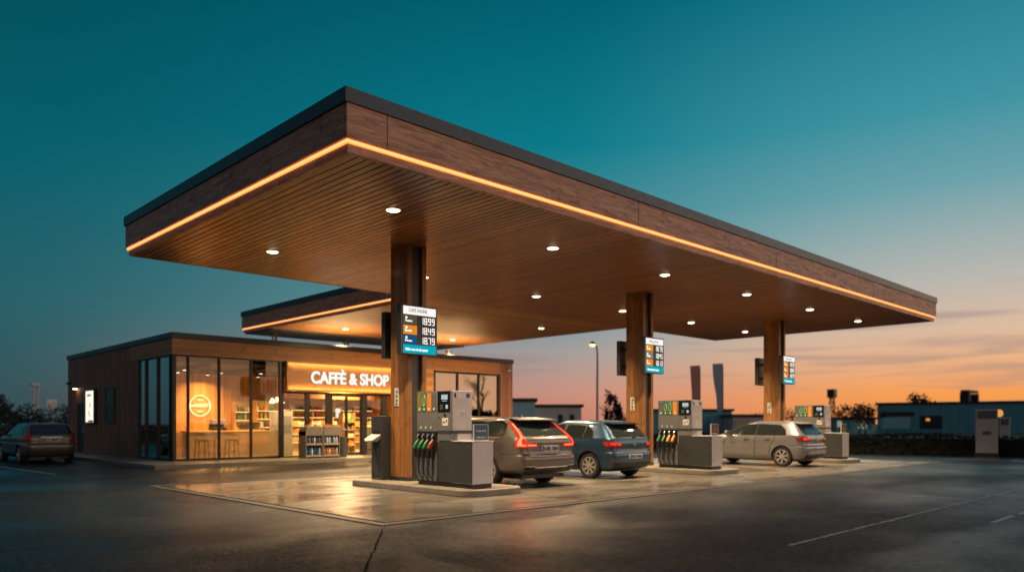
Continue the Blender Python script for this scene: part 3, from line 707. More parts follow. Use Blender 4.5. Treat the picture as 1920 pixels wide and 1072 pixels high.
# shop sign
sg = thing('shop_sign', (14.18, YW, 2.72), 'large illuminated wood sign reading CAFFÈ & SHOP above the doors', 'shop sign')
xa, xb, za, zb = 14.16, 19.62, 2.72, 3.87
k = MB(); k.box(xa, xb, YW - .16, YW - .001, za, za + .05); k.box(xa, xb, YW - .16, YW - .001, zb - .05, zb); k.box(xa, xa + .06, YW - .16, YW - .001, za + .05, zb - .05); k.box(xb - .06, xb, YW - .16, YW - .001, za + .05, zb - .05)
k.build('sign_frame', 'hclad', sg)
B(xa + .06, xb - .06, YW - .04, YW - .002, za + .05, zb - .05).build('sign_board', 'signwood', sg)
B(xa + .07, xb - .07, YW - .10, YW - .075, zb - .080, zb - .052).build('light_strip', 'led2', sg)
B(xa + .07, xb - .07, YW - .10, YW - .075, za + .052, za + .080).build('light_strip', 'led2', sg)
for z, tl in ((zb - .1, 52), (za + .1, 128)):
    ld = bpy.data.lights.new('sign led line', 'AREA'); ld.shape = 'RECTANGLE'; ld.size = 5.2; ld.size_y = .03; ld.energy = 22; ld.color = (1., .52, .14)
    lo = bpy.data.objects.new('light_line', ld); C.objects.link(lo); lo.parent = sg; lo.location = ((xa + xb) / 2 - 14.18, -.13, z - 2.72); lo.rotation_euler = (R(tl), 0, 0)
tx = put_text('lettering', 'CAFFÈ & SHOP', (15.24, YW - .10, 3.06), .68, 'letter', sg, width=3.72, height=.62, offset=.022, extrude=.012)

# ceiling spots and lamps of the shop
def spot(x, y, power, label, grp, z=3.40, size=.16, col=(1., .52, .17)):
    t = thing('ceiling_spot', (x, y, z), label, 'ceiling lamp', grp)
    k = MB(); k.lathe([(.085, .10), (.09, 0.), (.075, 0.)], (x, y, z), seg=14); k.build('housing', 'black', t, smooth=True)
    k = MB(); k.lathe([(.07, -.003), (.07, -.001)], (x, y, z), seg=14); k.build('lens', 'inlens', t)
    MB().tube([(x, y, z + .1), (x, y, 3.64)], .015, 6).build('stem', 'black', t)
    if not power: return
    l = bpy.data.objects.new('beam', lamp_data('spot beam', power, col, size, 150)); C.objects.link(l); l.parent = t; l.location = (0, 0, -.02)
for x, y, pw in ((10.75, 28.3, 0), (11.1, 29.9, 0), (12.4, 29.0, 260), (12.5, 30.5, 90), (13.7, 28.3, 0), (14.6, 30.4, 0)): spot(x, y, pw, 'small warm ceiling spot inside the cafe corner', 'spots on the cafe ceiling')
for x, y, pw in ((15.0, 27.95, 240), (16.6, 29.3, 0), (18.4, 28.8, 500), (17.6, 31.6, 0), (19.6, 31.2, 620), (21.4, 31.2, 0), (20.6, 29.0, 0)): spot(x, y, pw, 'small warm ceiling spot inside the bright shop', 'spots on the shop ceiling', col=(1., .58, .22))
# ring sign on the cafe wall
t = thing('ring_sign', (12.5, 31.3, 2.17), 'round glowing ring sign with lettering on the oak cafe wall', 'wall sign')
MB().tube([(12.5 + .42 * math.cos(a), 31.25, 2.17 + .42 * math.sin(a)) for a in [i / 40 * 2 * math.pi for i in range(41)]], .017, 6).build('ring', 'ringlit', t, smooth=True)
put_text('lettering', 'wAKESITY', (12.1, 31.26, 2.12), .2, 'ringlit', t, width=.86, height=.14, offset=.004)
put_text('lettering', 'TEA', (12.38, 31.26, 2.36), .1, 'ringlit', t, width=.24, height=.09)
put_text('lettering', 'BAR', (12.40, 31.26, 1.90), .1, 'ringlit', t, width=.2, height=.09)
for dx in (-.3, .3): B(12.5 + dx - .01, 12.5 + dx + .01, 31.255, 31.3, 2.44, 2.46).build('standoff', 'black', t)
# cafe counter and stools
t = thing('cafe_counter', (13., 30.0, ZF), 'long wood cafe counter behind the frosted corner windows', 'counter')
B(11.4, 15.4, 29.7, 30.3, ZF + .012, 1.1).build('body', 'counterwood', t)
B(11.35, 15.45, 29.65, 30.35, 1.1, 1.15).build('counter_top', 'counterwood', t, bevel=.006)
t = thing('coffee_machine', (12.75, 30., 1.15), 'dark coffee machine standing on the cafe counter', 'coffee machine')
B(12.4, 13.0, 29.8, 30.2, 1.17, 1.30).build('body', 'black', t, bevel=.02); B(12.42, 12.98, 29.85, 30.2, 1.42, 1.60).build('head', 'silver', t, bevel=.02); B(12.42, 12.98, 30.05, 30.2, 1.30, 1.42).build('back', 'black', t)
k = MB(); k.lathe([(.02, 0), (.025, .02)], (12.5, 30., 1.15), seg=8); k.lathe([(.02, 0), (.025, .02)], (12.9, 30., 1.15), seg=8); k.build('foot', 'black', t)
t = thing('display_case', (14.0, 30.0, 1.15), 'glass pastry case on the cafe counter', 'display case')
k = MB(); k.box(13.5, 14.6, 29.75, 30.25, 1.15, 1.19); k.box(13.5, 14.6, 30.2, 30.25, 1.19, 1.5); k.box(13.5, 14.6, 29.75, 30.25, 1.5, 1.52); k.build('shell', 'beige', t)
B(13.5, 14.6, 29.75, 29.76, 1.19, 1.5).build('glass', 'acrylic', t)
def stool(x, y, label):
    t = thing('bar_stool', (x, y, ZF + .012), label, 'bar stool', 'stools behind the frosted glass')
    z = ZF + .012
    B(x - .19, x + .19, y - .18, y + .18, z + .64, z + .72).build('seat', 'black', t, bevel=.01)
    for sx in (-1, 1):
        for sy in (-1, 1): MB().tube([(x + sx * .2, y + sy * .2, z), (x + sx * .16, y + sy * .15, z + .68)], .024, 6).build('leg', 'black', t)
    k = MB()
    for sx in (-1, 1): k.tube([(x + sx * .185, y - .18, z + .25), (x + sx * .185, y + .18, z + .25)], .01, 6)
    for sy in (-1, 1): k.tube([(x - .185, y + sy * .18, z + .25), (x + .185, y + sy * .18, z + .25)], .01, 6)
    k.build('footrest', 'black', t)
    k = MB(); k.tube([(x - .17, y + .17, z + .72), (x - .17, y + .2, z + .98)], .012, 6); k.tube([(x + .17, y + .17, z + .72), (x + .17, y + .2, z + .98)], .012, 6); k.box(x - .18, x + .18, y + .185, y + .21, z + .86, z + .99); k.build('backrest', 'black', t)
stool(11.2, 27.85, 'left dark bar stool seen blurred through the frosted glass'); stool(12.35, 27.9, 'right dark bar stool seen blurred through the frosted glass')
t = thing('high_table', (11.75, 28.1, ZF), 'small high table between the two bar stools', 'table')
B(11.5, 12.05, 27.85, 28.4, 1.02, 1.05).build('tabletop', 'black', t); MB().tube([(11.78, 28.12, ZF + .03), (11.78, 28.12, 1.02)], .03).build('pedestal', 'black', t); B(11.6, 11.95, 27.95, 28.3, ZF + .012, ZF + .03).build('foot', 'black', t)

# shelving with goods
PM = {}
def goods_mesh(kind, mat):
    key = (kind, mat.name)
    if key not in PM:
        k = MB()
        if kind == 'bottle': k.lathe([(.030, 0), (.034, .01), (.034, .15), (.014, .20), (.013, .235)], (0, 0, 0), seg=10)
        elif kind == 'jar': k.lathe([(.042, 0), (.046, .01), (.046, .11), (.036, .125), (.038, .15)], (0, 0, 0), seg=10)
        elif kind == 'fruit': k.lathe([(.012, 0), (.04, .02), (.05, .05), (.04, .08), (.012, .095)], (0, 0, 0), seg=10)
        else: k.box(-.055, .055, -.04, .04, 0, .17)
        bmesh.ops.recalc_face_normals(k.bm, faces=k.bm.faces[:])
        me = bpy.data.meshes.new(kind); k.bm.to_mesh(me); k.bm.free(); me.materials.append(mat)
        if kind != 'carton':
            for p in me.polygons: p.use_smooth = True
        PM[key] = me
    return PM[key]
GN = {'bottle': 'drink_bottle', 'jar': 'preserve_jar', 'carton': 'carton', 'fruit': 'fruit'}
CN = {'pale bottle': 'pale'}
def good(kind, mat, x, y, z, where, grp, s=1., rz=0.):
    colour = mat.name.replace('product ', '').replace(' bottle', '')
    label = 'small %s %s %s' % (colour, {'bottle': 'bottle', 'jar': 'jar', 'carton': 'carton', 'fruit': 'fruit'}[kind], where)
    o = bpy.data.objects.new(GN[kind], goods_mesh(kind, mat)); C.objects.link(o); o.location = (x, y, z); o.scale = (s, s, s); o.rotation_euler = (0, 0, rz)
    tag(o, label, {'bottle': 'bottle', 'jar': 'jar', 'carton': 'carton', 'fruit': 'fruit'}[kind], grp)
rg = random.Random(11)
def shelf_unit(x0, x1, y, zs, label, lit=True, items=7, kinds=('bottle', 'jar', 'carton'), grp='goods on the shelves inside the shop', lab='on a bright shelf inside the shop', mats=PROD, depth=.36, s=1.25):
    t = thing('shelf_unit', ((x0 + x1) / 2, y, ZF + .012), label, 'shelf unit', 'shelf units inside the shop')
    zt = zs[-1] + .42
    B(x0, x1, y + depth, y + depth + .03, ZF + .012, zt).build('back_panel', 'beige', t)
    k = MB(); k.box(x0 - .02, x0, y, y + depth + .03, ZF + .012, zt); k.box(x1, x1 + .02, y, y + depth + .03, ZF + .012, zt); k.build('side_panel', 'counterwood', t)
    for z in zs:
        sh = B(x0, x1, y, y + depth, z - .025, z).build('shelf_board', 'counterwood', t)
        if lit: B(x0 + .02, x1 - .02, y + .03, y + .05, z - .036, z - .026).build('shelf_light', 'shelflit', sh)
        n = items
        kd = rg.choice(kinds); mt = rg.choice(mats)
        for i in range(n):
            if rg.random() < .35: kd = rg.choice(kinds); mt = rg.choice(mats)
            if rg.random() < .08: continue
            good(kd, mt, x0 + (i + .5) / n * (x1 - x0) + rg.uniform(-.012, .012), y + .1 + rg.uniform(0, .06), z, lab, grp, s * rg.uniform(.9, 1.12), rg.uniform(-.1, .1))
shelf_unit(13.85, 15.55, 30.9, (1.25, 1.6, 1.95), 'low back bar shelf of bottles behind the cafe counter', True, 15, ('bottle', 'bottle', 'jar'), 'bottles on the back bar', 'on the lit back bar behind the cafe counter', depth=.33, s=1.)
xs = [16.2, 17.35, 18.5, 19.65, 20.8]
nm = ('first tall wall shelf from the left behind the shop doors', 'second tall wall shelf from the left behind the shop doors', 'middle tall wall shelf at the back of the shop', 'fourth tall wall shelf from the left at the back of the shop', 'rightmost tall wall shelf at the back of the shop')
for x, lb in zip(xs, nm): shelf_unit(x, x + 1.1, 32.75, (.55, .95, 1.35, 1.75, 2.1), lb, True, 9, lab='on the ' + lb.split(' behind')[0].split(' at the')[0])
shelf_unit(14.5, 15.4, 30.3, (1.3, 1.65, 2.0), 'narrow shelf of goods just inside the first shop window', True, 5, lab='on the narrow shelf by the first shop window', grp='goods on the narrow shelf by the window')
shelf_unit(18.45, 19.05, 29.9, (.45, .8, 1.15, 1.5), 'narrow free standing rack inside the right hand door', False, 4, ('carton', 'jar'), lab='on the narrow rack inside the right hand door', grp='goods on the narrow rack inside the door')
t = thing('till_counter', (17.4, 29.2, ZF), 'oak till counter with drawers straight behind the sliding doors', 'counter')
B(16.75, 18.0, 29.1, 29.7, ZF + .012, 1.08).build('body', 'counterwood', t); B(16.7, 18.05, 29.05, 29.75, 1.08, 1.12).build('counter_top', 'beige', t)
for z in (.45, .75): B(16.8, 17.5, 29.08, 29.1, z, z + .22).build('drawer', 'inwood', t); B(16.8, 17.5, 29.078, 29.1, z + .225, z + .25).build('drawer_gap', 'black', t)
t = thing('serving_unit', (18.65, 28.0, ZF), 'beige rounded serving unit inside the window right of the doors', 'counter')
MB().prism([(18.25, 27.75, ZF + .012), (19.3, 27.75, ZF + .012), (19.3, 27.75, 1.05), (18.98, 27.75, 1.28), (18.55, 27.75, 1.33), (18.25, 27.75, 1.3)], (0, .6, 0)).build('body', 'beige', t, bevel=.03)
B(18.3, 19.25, 27.74, 27.75, .3, .34).build('kick_strip', 'black', t)
t = thing('menu_panel', (19.07, 31.41, 1.75), 'small white hanging menu panel seen through the right hand door', 'menu panel')
B(18.95, 19.2, 31.4, 31.42, 1.75, 2.15).build('board', 'posterlit', t); k = MB(); k.tube([(19.0, 31.41, 2.15), (19.0, 31.41, 3.64)], .006, 5); k.tube([(19.15, 31.41, 2.15), (19.15, 31.41, 3.64)], .006, 5); k.build('hanger', 'black', t)
t = thing('ceiling_pendant', (15.0, 29.6, 2.5), 'glowing pale pendant cluster inside the first shop window', 'pendant lamp')
k = MB()
for dx, dz in ((-.22, 0), (0, .05), (.22, 0)): k.lathe([(.03, .2), (.11, 0), (.1, -.01)], (15.05 + dx, 29.6, 2.3 + dz), seg=12)
k.build('shade', 'shelflit', t, smooth=True); k = MB()
for dx in (-.22, 0, .22): k.tube([(15.05 + dx, 29.6, 2.48), (15.05 + dx, 29.6, 3.64)], .006, 5)
k.build('cable', 'black', t)
# items outside the shop
t = thing('vending_cabinet', (14.77, 28.7, ZF + .013), 'tall pale cabinet with grey panel just inside the first shop window', 'vending cabinet')
B(14.35, 15.2, 28.5, 28.9, ZF + .013, 1.93).build('body', 'rackpale', t, bevel=.015); B(14.55, 15.12, 28.492, 28.5, 1.05, 1.75).build('panel', 'rackgrey', t); B(14.42, 14.47, 28.492, 28.5, .9, 1.2).build('handle', 'silver', t)
def rack(x0, label, cols, topc):
    y0, y1 = 25.75, 26.3; w = .72
    t = thing('display_rack', (x0 + w / 2, 26.0, ZF), label, 'display rack', 'drink racks outside the shop')
    k = MB(); k.box(x0, x0 + .03, y0, y1, ZF, 1.15); k.box(x0 + w - .03, x0 + w, y0, y1, ZF, 1.15); k.build('side_panel', 'rackgrey', t)
    B(x0 + .03, x0 + w - .03, y1 - .03, y1, ZF, 1.15).build('back_panel', 'rackgrey', t)
    for z in (.22, .66): B(x0 + .03, x0 + w - .03, y0 + .01, y1 - .03, z - .03, z).build('shelf', 'rackgrey', t); B(x0 + .03, x0 + w - .03, y0, y0 + .01, z - .04, z + .03).build('shelf_edge', 'rackpale', t)
    MB().prism([(x0 + .0, y0 - .10, 1.32), (x0, y0 + .02, .98), (x0, y1 - .02, .98), (x0, y1 - .02, 1.20), (x0, y0 - .05, 1.34)], (w, 0, 0)).build('top_bin', 'rackpale', t)
    for zi, z in enumerate((.22, .66)):
        for i in range(6): good('bottle', cols[zi] if isinstance(cols[zi], bpy.types.Material) else cols[zi][i % len(cols[zi])], x0 + .09 + i * .107, y0 + .09, z, 'in a row on the ' + label.split(' with')[0], 'drink bottles on the outdoor racks', 1.35)
        for i in range(5): good('bottle', cols[zi] if isinstance(cols[zi], bpy.types.Material) else cols[zi][(i + 1) % len(cols[zi])], x0 + .14 + i * .107, y0 + .24, z, 'in a row on the ' + label.split(' with')[0], 'drink bottles on the outdoor racks', 1.35)
    for i in range(6):
        for j in range(2): good('fruit', topc[(i + j) % len(topc)], x0 + .08 + i * .11, y0 + .06 + j * .14, 1.285 - j * .04 + (i % 2) * .02, 'in the top bin of the ' + label.split(' with')[0], 'fruit in the rack top bins', 1.15)
rack(14.25, 'left outdoor drink rack with rows of blue bottles', ([BLUEB, BLUEB, CLB], [BLUEB, ORB, BLUEB, CLB]), [PROD[0], PROD[2], PROD[1]])
rack(15.0, 'right outdoor drink rack with orange bottles on its lower shelf', ([ORB, ORB, CLB], [BLUEB, CLB, CLB]), [PROD[0], PROD[0], PROD[7]])
t = thing('litter_bin', (16.0, 26.2, ZF), 'round dark litter bin beside the drink racks', 'litter bin')
k = MB(); k.lathe([(.20, 0), (.23, .02), (.25, .8), (.22, .8)], (16.05, 26.2, ZF), seg=20); k.build('body', 'pumpdark', t, smooth=True)
k = MB(); k.lathe([(.27, 1.05), (.27, 1.1), (.2, 1.11)], (16.05, 26.2, ZF), seg=20); k.build('lid', 'rackgrey', t, smooth=True)
k = MB()
for a in range(4): k.tube([(16.05 + .235 * math.cos(a * 1.57 + .7), 26.2 + .235 * math.sin(a * 1.57 + .7), ZF + .78), (16.05 + .235 * math.cos(a * 1.57 + .7), 26.2 + .235 * math.sin(a * 1.57 + .7), ZF + 1.06)], .012, 6)
k.build('post', 'pumpdark', t)
# left wall fittings
t = thing('poster_lightbox', (XW - .06, 36.4, 1.45), 'bright backlit poster box on the dark side wall', 'poster')
B(XW - .14, XW, 35.80, 37.05, 1.42, 2.93).build('case', 'frame', t)
pf = B(XW - .145, XW - .14, 35.88, 36.98, 1.5, 2.86).build('poster_face', 'posterlit', t)
k = MB(); k.prism([(XW - .147, 36.45, 2.15), (XW - .147, 36.25, 2.15), (XW - .147, 36.33, 2.4)], (-.002, 0, 0)); k.prism([(XW - .147, 36.5, 2.05), (XW - .147, 36.3, 1.75), (XW - .147, 36.36, 1.68), (XW - .147, 36.55, 1.9)], (-.002, 0, 0)); k.build('poster_picture', 'orangelit', pf)
k = MB(); k.box(XW - .149, XW - .147, 36.2, 36.75, 2.62, 2.72); k.build('poster_print', 'greylit', pf)
k = MB(); k.box(XW - .149, XW - .147, 35.9, 36.6, 1.51, 1.58); k.build('poster_print', 'green', pf)
t = thing('framed_poster', (XW - .03, 33.95, 1.45), 'unlit dark poster in a slim frame on the side wall', 'poster')
k = MB(); ya, yb, za, zb = 33.38, 34.54, 1.44, 2.93
k.box(XW - .06, XW, ya, ya + .06, za, zb); k.box(XW - .06, XW, yb - .06, yb, za, zb); k.box(XW - .06, XW, ya + .06, yb - .06, za, za + .06); k.box(XW - .06, XW, ya + .06, yb - .06, zb - .06, zb); k.build('frame', 'steel', t)
pf = B(XW - .04, XW, ya + .06, yb - .06, za + .06, zb - .06).build('poster_face', 'poster', t)
put_text('poster_lettering', 'Zob', (XW - .041, 34.25, 2.35), .3, 'pumpgrey', pf, facing='-x', width=.6, height=.3)
put_text('poster_lettering', 'BDOM', (XW - .041, 34.25, 2.05), .2, 'red', pf, facing='-x', width=.65, height=.16)
t = thing('wall_lamp', (XW, 38.75, 3.0), 'small lit wall lamp above the side door', 'wall lamp')
B(XW - .2, XW, 38.64, 38.86, 3.03, 3.08).build('shade', 'steel', t); B(XW - .19, XW - .04, 38.66, 38.84, 3.01, 3.03).build('bulb', 'walllamp', t)
def cctv(loc, label, rz, white=True):
    t = thing('security_camera', loc, label, 'security camera')
    x, y, z = loc; k = MB(); k.tube([(x, y - .22, z), (x, y - .04, z + .02)], .045, 12); k.build('housing', 'white' if white else 'steel', t, smooth=True)
    MB().tube([(x, y - .232, z - .001), (x, y - .22, z)], .034, 10).build('lens', 'black', t)
    MB().tube([(x, y, z + .08), (x, y - .1, z + .02)], .02, 6).build('arm', 'steel', t); B(x - .05, x + .05, y - .02, y, z + .02, z + .14).build('mount', 'steel', t)
    t.rotation_euler = (0, 0, rz)
cctv((26.2, YW - .001, 4.05), 'white security camera at the right end of the shop front', .25)
cctv((XW - .001, 39.8, 3.3), 'grey security camera high on the dark side wall', -math.pi / 2, False)
t = thing('bridge_camera', (22.3, 27.12, 4.40), 'small white camera box under the canopy bridge edge', 'security camera'); B(22.1, 22.3, 26.95, 27.14, 4.66, 4.82).build('housing', 'white', t, bevel=.01); B(22.16, 22.24, 27.0, 27.1, 4.63, 4.66).build('foot', 'steel', t); B(22.3, 22.34, 26.97, 27.12, 4.67, 4.81).build('visor', 'black', t)

# ------------------------------------------------------------------ cars
def mono(xs, ys):
    n = len(xs); d = [(ys[i + 1] - ys[i]) / (xs[i + 1] - xs[i]) for i in range(n - 1)]; m_ = [d[0]] + [0 if d[i - 1] * d[i] <= 0 else 2 * d[i - 1] * d[i] / (d[i - 1] + d[i]) for i in range(1, n - 1)] + [d[-1]]
    def f(x):
        if x <= xs[0]: return ys[0]
        if x >= xs[-1]: return ys[-1]
        i = 0
        while x > xs[i + 1]: i += 1
        h = xs[i + 1] - xs[i]; t = (x - xs[i]) / h
        return (2 * t ** 3 - 3 * t * t + 1) * ys[i] + (t ** 3 - 2 * t * t + t) * h * m_[i] + (-2 * t ** 3 + 3 * t * t) * ys[i + 1] + (t ** 3 - t * t) * h * m_[i + 1]
    return f
def cut_poly(poly, step):
    """planar polygon -> fine mesh (verts 2d, faces)"""
    bm = bmesh.new(); vs = [bm.verts.new((a, 0, b)) for a, b in poly]
    for t in tessellate_polygon([[Vector((a, 0, b)) for a, b in poly]]): bm.faces.new([vs[i] for i in t])
    for ax in (0, 2):
        lo = min(v.co[ax] for v in bm.verts); hi = max(v.co[ax] for v in bm.verts); c = math.ceil(lo / step) * step
        while c < hi:
            co = [0, 0, 0]; no = [0, 0, 0]; co[ax] = c; no[ax] = 1
            bmesh.ops.bisect_plane(bm, geom=bm.verts[:] + bm.edges[:] + bm.faces[:], plane_co=co, plane_no=no); c += step
    return bm
class Car:
    def __init__(s, root, spec, nr, nf, scale=1.05):
        zs = [r[0] for r in spec]; s.zs = zs; s.w = mono(zs, [r[1] for r in spec]); s.yr = mono(zs, [r[2] for r in spec]); s.yf = mono(zs, [r[3] for r in spec])
        s.nr, s.nf, s.k, s.t, s.o = nr, nf, scale, root, Vector(ORI[root.name])
    def P(s, x, y, z): return s.o + Vector((x, y, z)) * s.k
    def side(s, y, z, sg):
        a, b = s.yr(z), s.yf(z); yc, h = (a + b) / 2, (b - a) / 2; e = min(.9999, abs((y - yc) / h)); n = s.nr if y < yc else s.nf
        return Vector((sg * s.w(z) * (1 - e ** n) ** (1 / n), y, z))
    def rear(s, x, z):
        a, b = s.yr(z), s.yf(z); yc, h = (a + b) / 2, (b - a) / 2; n = s.nr; e = min(.9985, abs(x) / s.w(z)); return Vector((math.copysign(e * s.w(z), x), yc - h * (1 - e ** n) ** (1 / n), z))
    def front(s, x, z):
        a, b = s.yr(z), s.yf(z); yc, h = (a + b) / 2, (b - a) / 2; n = s.nf; e = min(.9985, abs(x) / s.w(z)); return Vector((math.copysign(e * s.w(z), x), yc + h * (1 - e ** n) ** (1 / n), z))
    def body(s, mat, wheels, wr, name='body'):
        k = MB(); z0, z1 = s.zs[0], s.zs[-1]; lv = []; z = z0
        while z < z1 - .001: lv.append(z); z += .02 if z < z1 - .10 else .006
        lv.append(z1); Nn = 120; rings = []
        for z in lv:
            a, b, w = s.yr(z), s.yf(z), s.w(z); yc, h = (a + b) / 2, (b - a) / 2; ring = []
            for i in range(Nn):
                th = 2 * math.pi * i / Nn; sn, cs = math.sin(th), math.cos(th); n = s.nr if cs > 0 else s.nf
                ring.append(k.bm.verts.new(s.P(w * math.copysign(abs(sn) ** (2 / n), sn), yc - h * math.copysign(abs(cs) ** (2 / n), cs), z)))
            rings.append(ring)
        for i in range(len(rings) - 1):
            for j in range(Nn): k.bm.faces.new((rings[i][j], rings[i][(j + 1) % Nn], rings[i + 1][(j + 1) % Nn], rings[i + 1][j]))
        k.bm.faces.new(list(reversed(rings[0]))); k.bm.faces.new(rings[-1])
        ob = k.build(name, mat, s.t, smooth=True)
        ob.modifiers.clear()
        c = MB()
        for wy in wheels:
            for sg in (-1, 1):
                x0, x1 = sg * (s.w(.6) - .30), sg * (s.w(.6) + .3); c.lathe([(wr * s.k, x0 * s.k), (wr * s.k, x1 * s.k)], s.P(0, wy, .33), 'x', 40)
        cu = c.build('cutter', 'black', s.t); bpy.context.view_layer.update()
        md = ob.modifiers.new('arch', 'BOOLEAN'); md.object = cu; md.operation = 'DIFFERENCE'; md.solver = 'EXACT'; md.material_mode = 'TRANSFER'
        dg = bpy.context.evaluated_depsgraph_get(); me = bpy.data.meshes.new_from_object(ob.evaluated_get(dg)); ob.modifiers.clear()
        ob.data = me; bpy.data.objects.remove(cu)
        md = ob.modifiers.new('edge', 'EDGE_SPLIT'); md.split_angle = R(40); return ob
    def panel(s, poly, mode, off, mat, name, parent=None, step=.05, sg=-1, smooth=True):
        bm = cut_poly(poly, step); f = {'side': lambda a, b: s.side(a, b, sg), 'rear': lambda a, b: s.rear(a, b), 'front': lambda a, b: s.front(a, b)}[mode]
        out_ = {'side': Vector((sg, 0, .1)), 'rear': Vector((0, -1, .1)), 'front': Vector((0, 1, .3))}[mode]
        for v in bm.verts:
            a, b = v.co.x, v.co.z; e = .004; p = f(a, b); n = (f(a + e, b) - f(a - e, b)).cross(f(a, b + e) - f(a, b - e))
            if n.length < 1e-12: n = out_
            n.normalize()
            if n.dot(out_) < 0: n = -n
            if mode == 'rear' and n.y > -.15 and abs(a) > .7 * s.w(b): n = Vector((math.copysign(1, a), -.3, 0)).normalized()
            v.co = s.P(*(p + n * off))
        k = MB(); k.bm.free(); k.bm = bm
        bmesh.ops.recalc_face_normals(bm, faces=bm.faces[:])
        ob = k.build(name, mat, parent or s.t, smooth=smooth, recalc=False)
        for f_ in ob.data.polygons: pass
        return ob
    def stroke(s, pts, w, mode, off, mat, name, parent=None, sg=-1):
        """thin band following a 2d polyline laid on the body"""
        pts = [Vector(p) for p in pts]; a, b = [], []
        for i, p in enumerate(pts):
            t = (pts[min(i + 1, len(pts) - 1)] - pts[max(i - 1, 0)]).normalized(); n = Vector((-t.y, t.x)); a.append(p + n * w / 2); b.append(p - n * w / 2)
        return s.panel([tuple(q) for q in a + b[::-1]], mode, off, mat, name, parent, sg=sg)
    def box(s, x0, x1, y0, y1, z0, z1, name, mat, parent=None, bevel=0.):
        a, b = s.P(x0, y0, z0), s.P(x1, y1, z1); return B(a.x, b.x, a.y, b.y, a.z, b.z).build(name, mat, parent or s.t, bevel=bevel)
    def wheel(s, wy, sg, r, xo, spokes, rimcol='alloy', double=False):
        c = s.P(0, wy, r) ; k_ = s.k; xo = xo * k_ * sg; r *= k_; wd = .21 * k_
        o = s.t; w = bpy.data.objects.new('wheel', None); C.objects.link(w); w.parent = o; ORI[w.name] = ORI[o.name]
        t = MB(); t.lathe([(r * .70, xo - sg * wd), (r * .93, xo - sg * wd), (r, xo - sg * wd * .85), (r, xo - sg * wd * .15), (r * .95, xo - sg * .006), (r * .80, xo), (r * .70, xo - sg * .012)], c, 'x', 40, False); t.build('tyre', 'rubber', w, smooth=True)
        m_ = MB(); rr = r * .70; m_.lathe([(rr, xo - sg * wd * .9), (rr, xo - sg * .012), (rr * .93, xo - sg * .006), (rr * .90, xo - sg * .05), (rr * .88, xo - sg * wd * .55)], c, 'x', 40, False); 
        hub = Vector((c.x + xo, c.y, c.z))
        for i in range(spokes):
            for dd in ((-.10, .10) if double else (0,)):
                a = 2 * math.pi * i / spokes + dd + .2; d = Vector((0, math.cos(a), math.sin(a))); n = Vector((0, -math.sin(a), math.cos(a))); w0, w1 = rr * .075, rr * (.05 if double else .085)
                p0 = hub + d * rr * .16 - Vector((sg * .022, 0, 0)); p1 = hub + d * rr * .92 - Vector((sg * .014, 0, 0))
                m_.prism([p0 - n * w0, p1 - n * w1, p1 + n * w1, p0 + n * w0], (-sg * .02, 0, 0))
        m_.lathe([(rr * .22, xo - sg * .05), (rr * .22, xo - sg * .012), (rr * .12, xo - sg * .008)], c, 'x', 16)
        m_.build('rim', rimcol, w)
        h = MB(); h.lathe([(rr * .86, xo - sg * .16), (rr * .86, xo - sg * .075)], c, 'x', 30); h.build('brake_disc', 'steel', w); return w
def mirror_poly(p): return [(-a, b) for a, b in p]
def arc_arch(car, wy, wr, sg, mat):
    pts = [(wy + (wr + .012) * math.cos(a), .33 + (wr + .012) * math.sin(a)) for a in [R(-14) + i / 24 * R(208) for i in range(25)]]
    car.stroke(pts, .028, 'side', .004, mat, 'arch_trim', sg=sg)
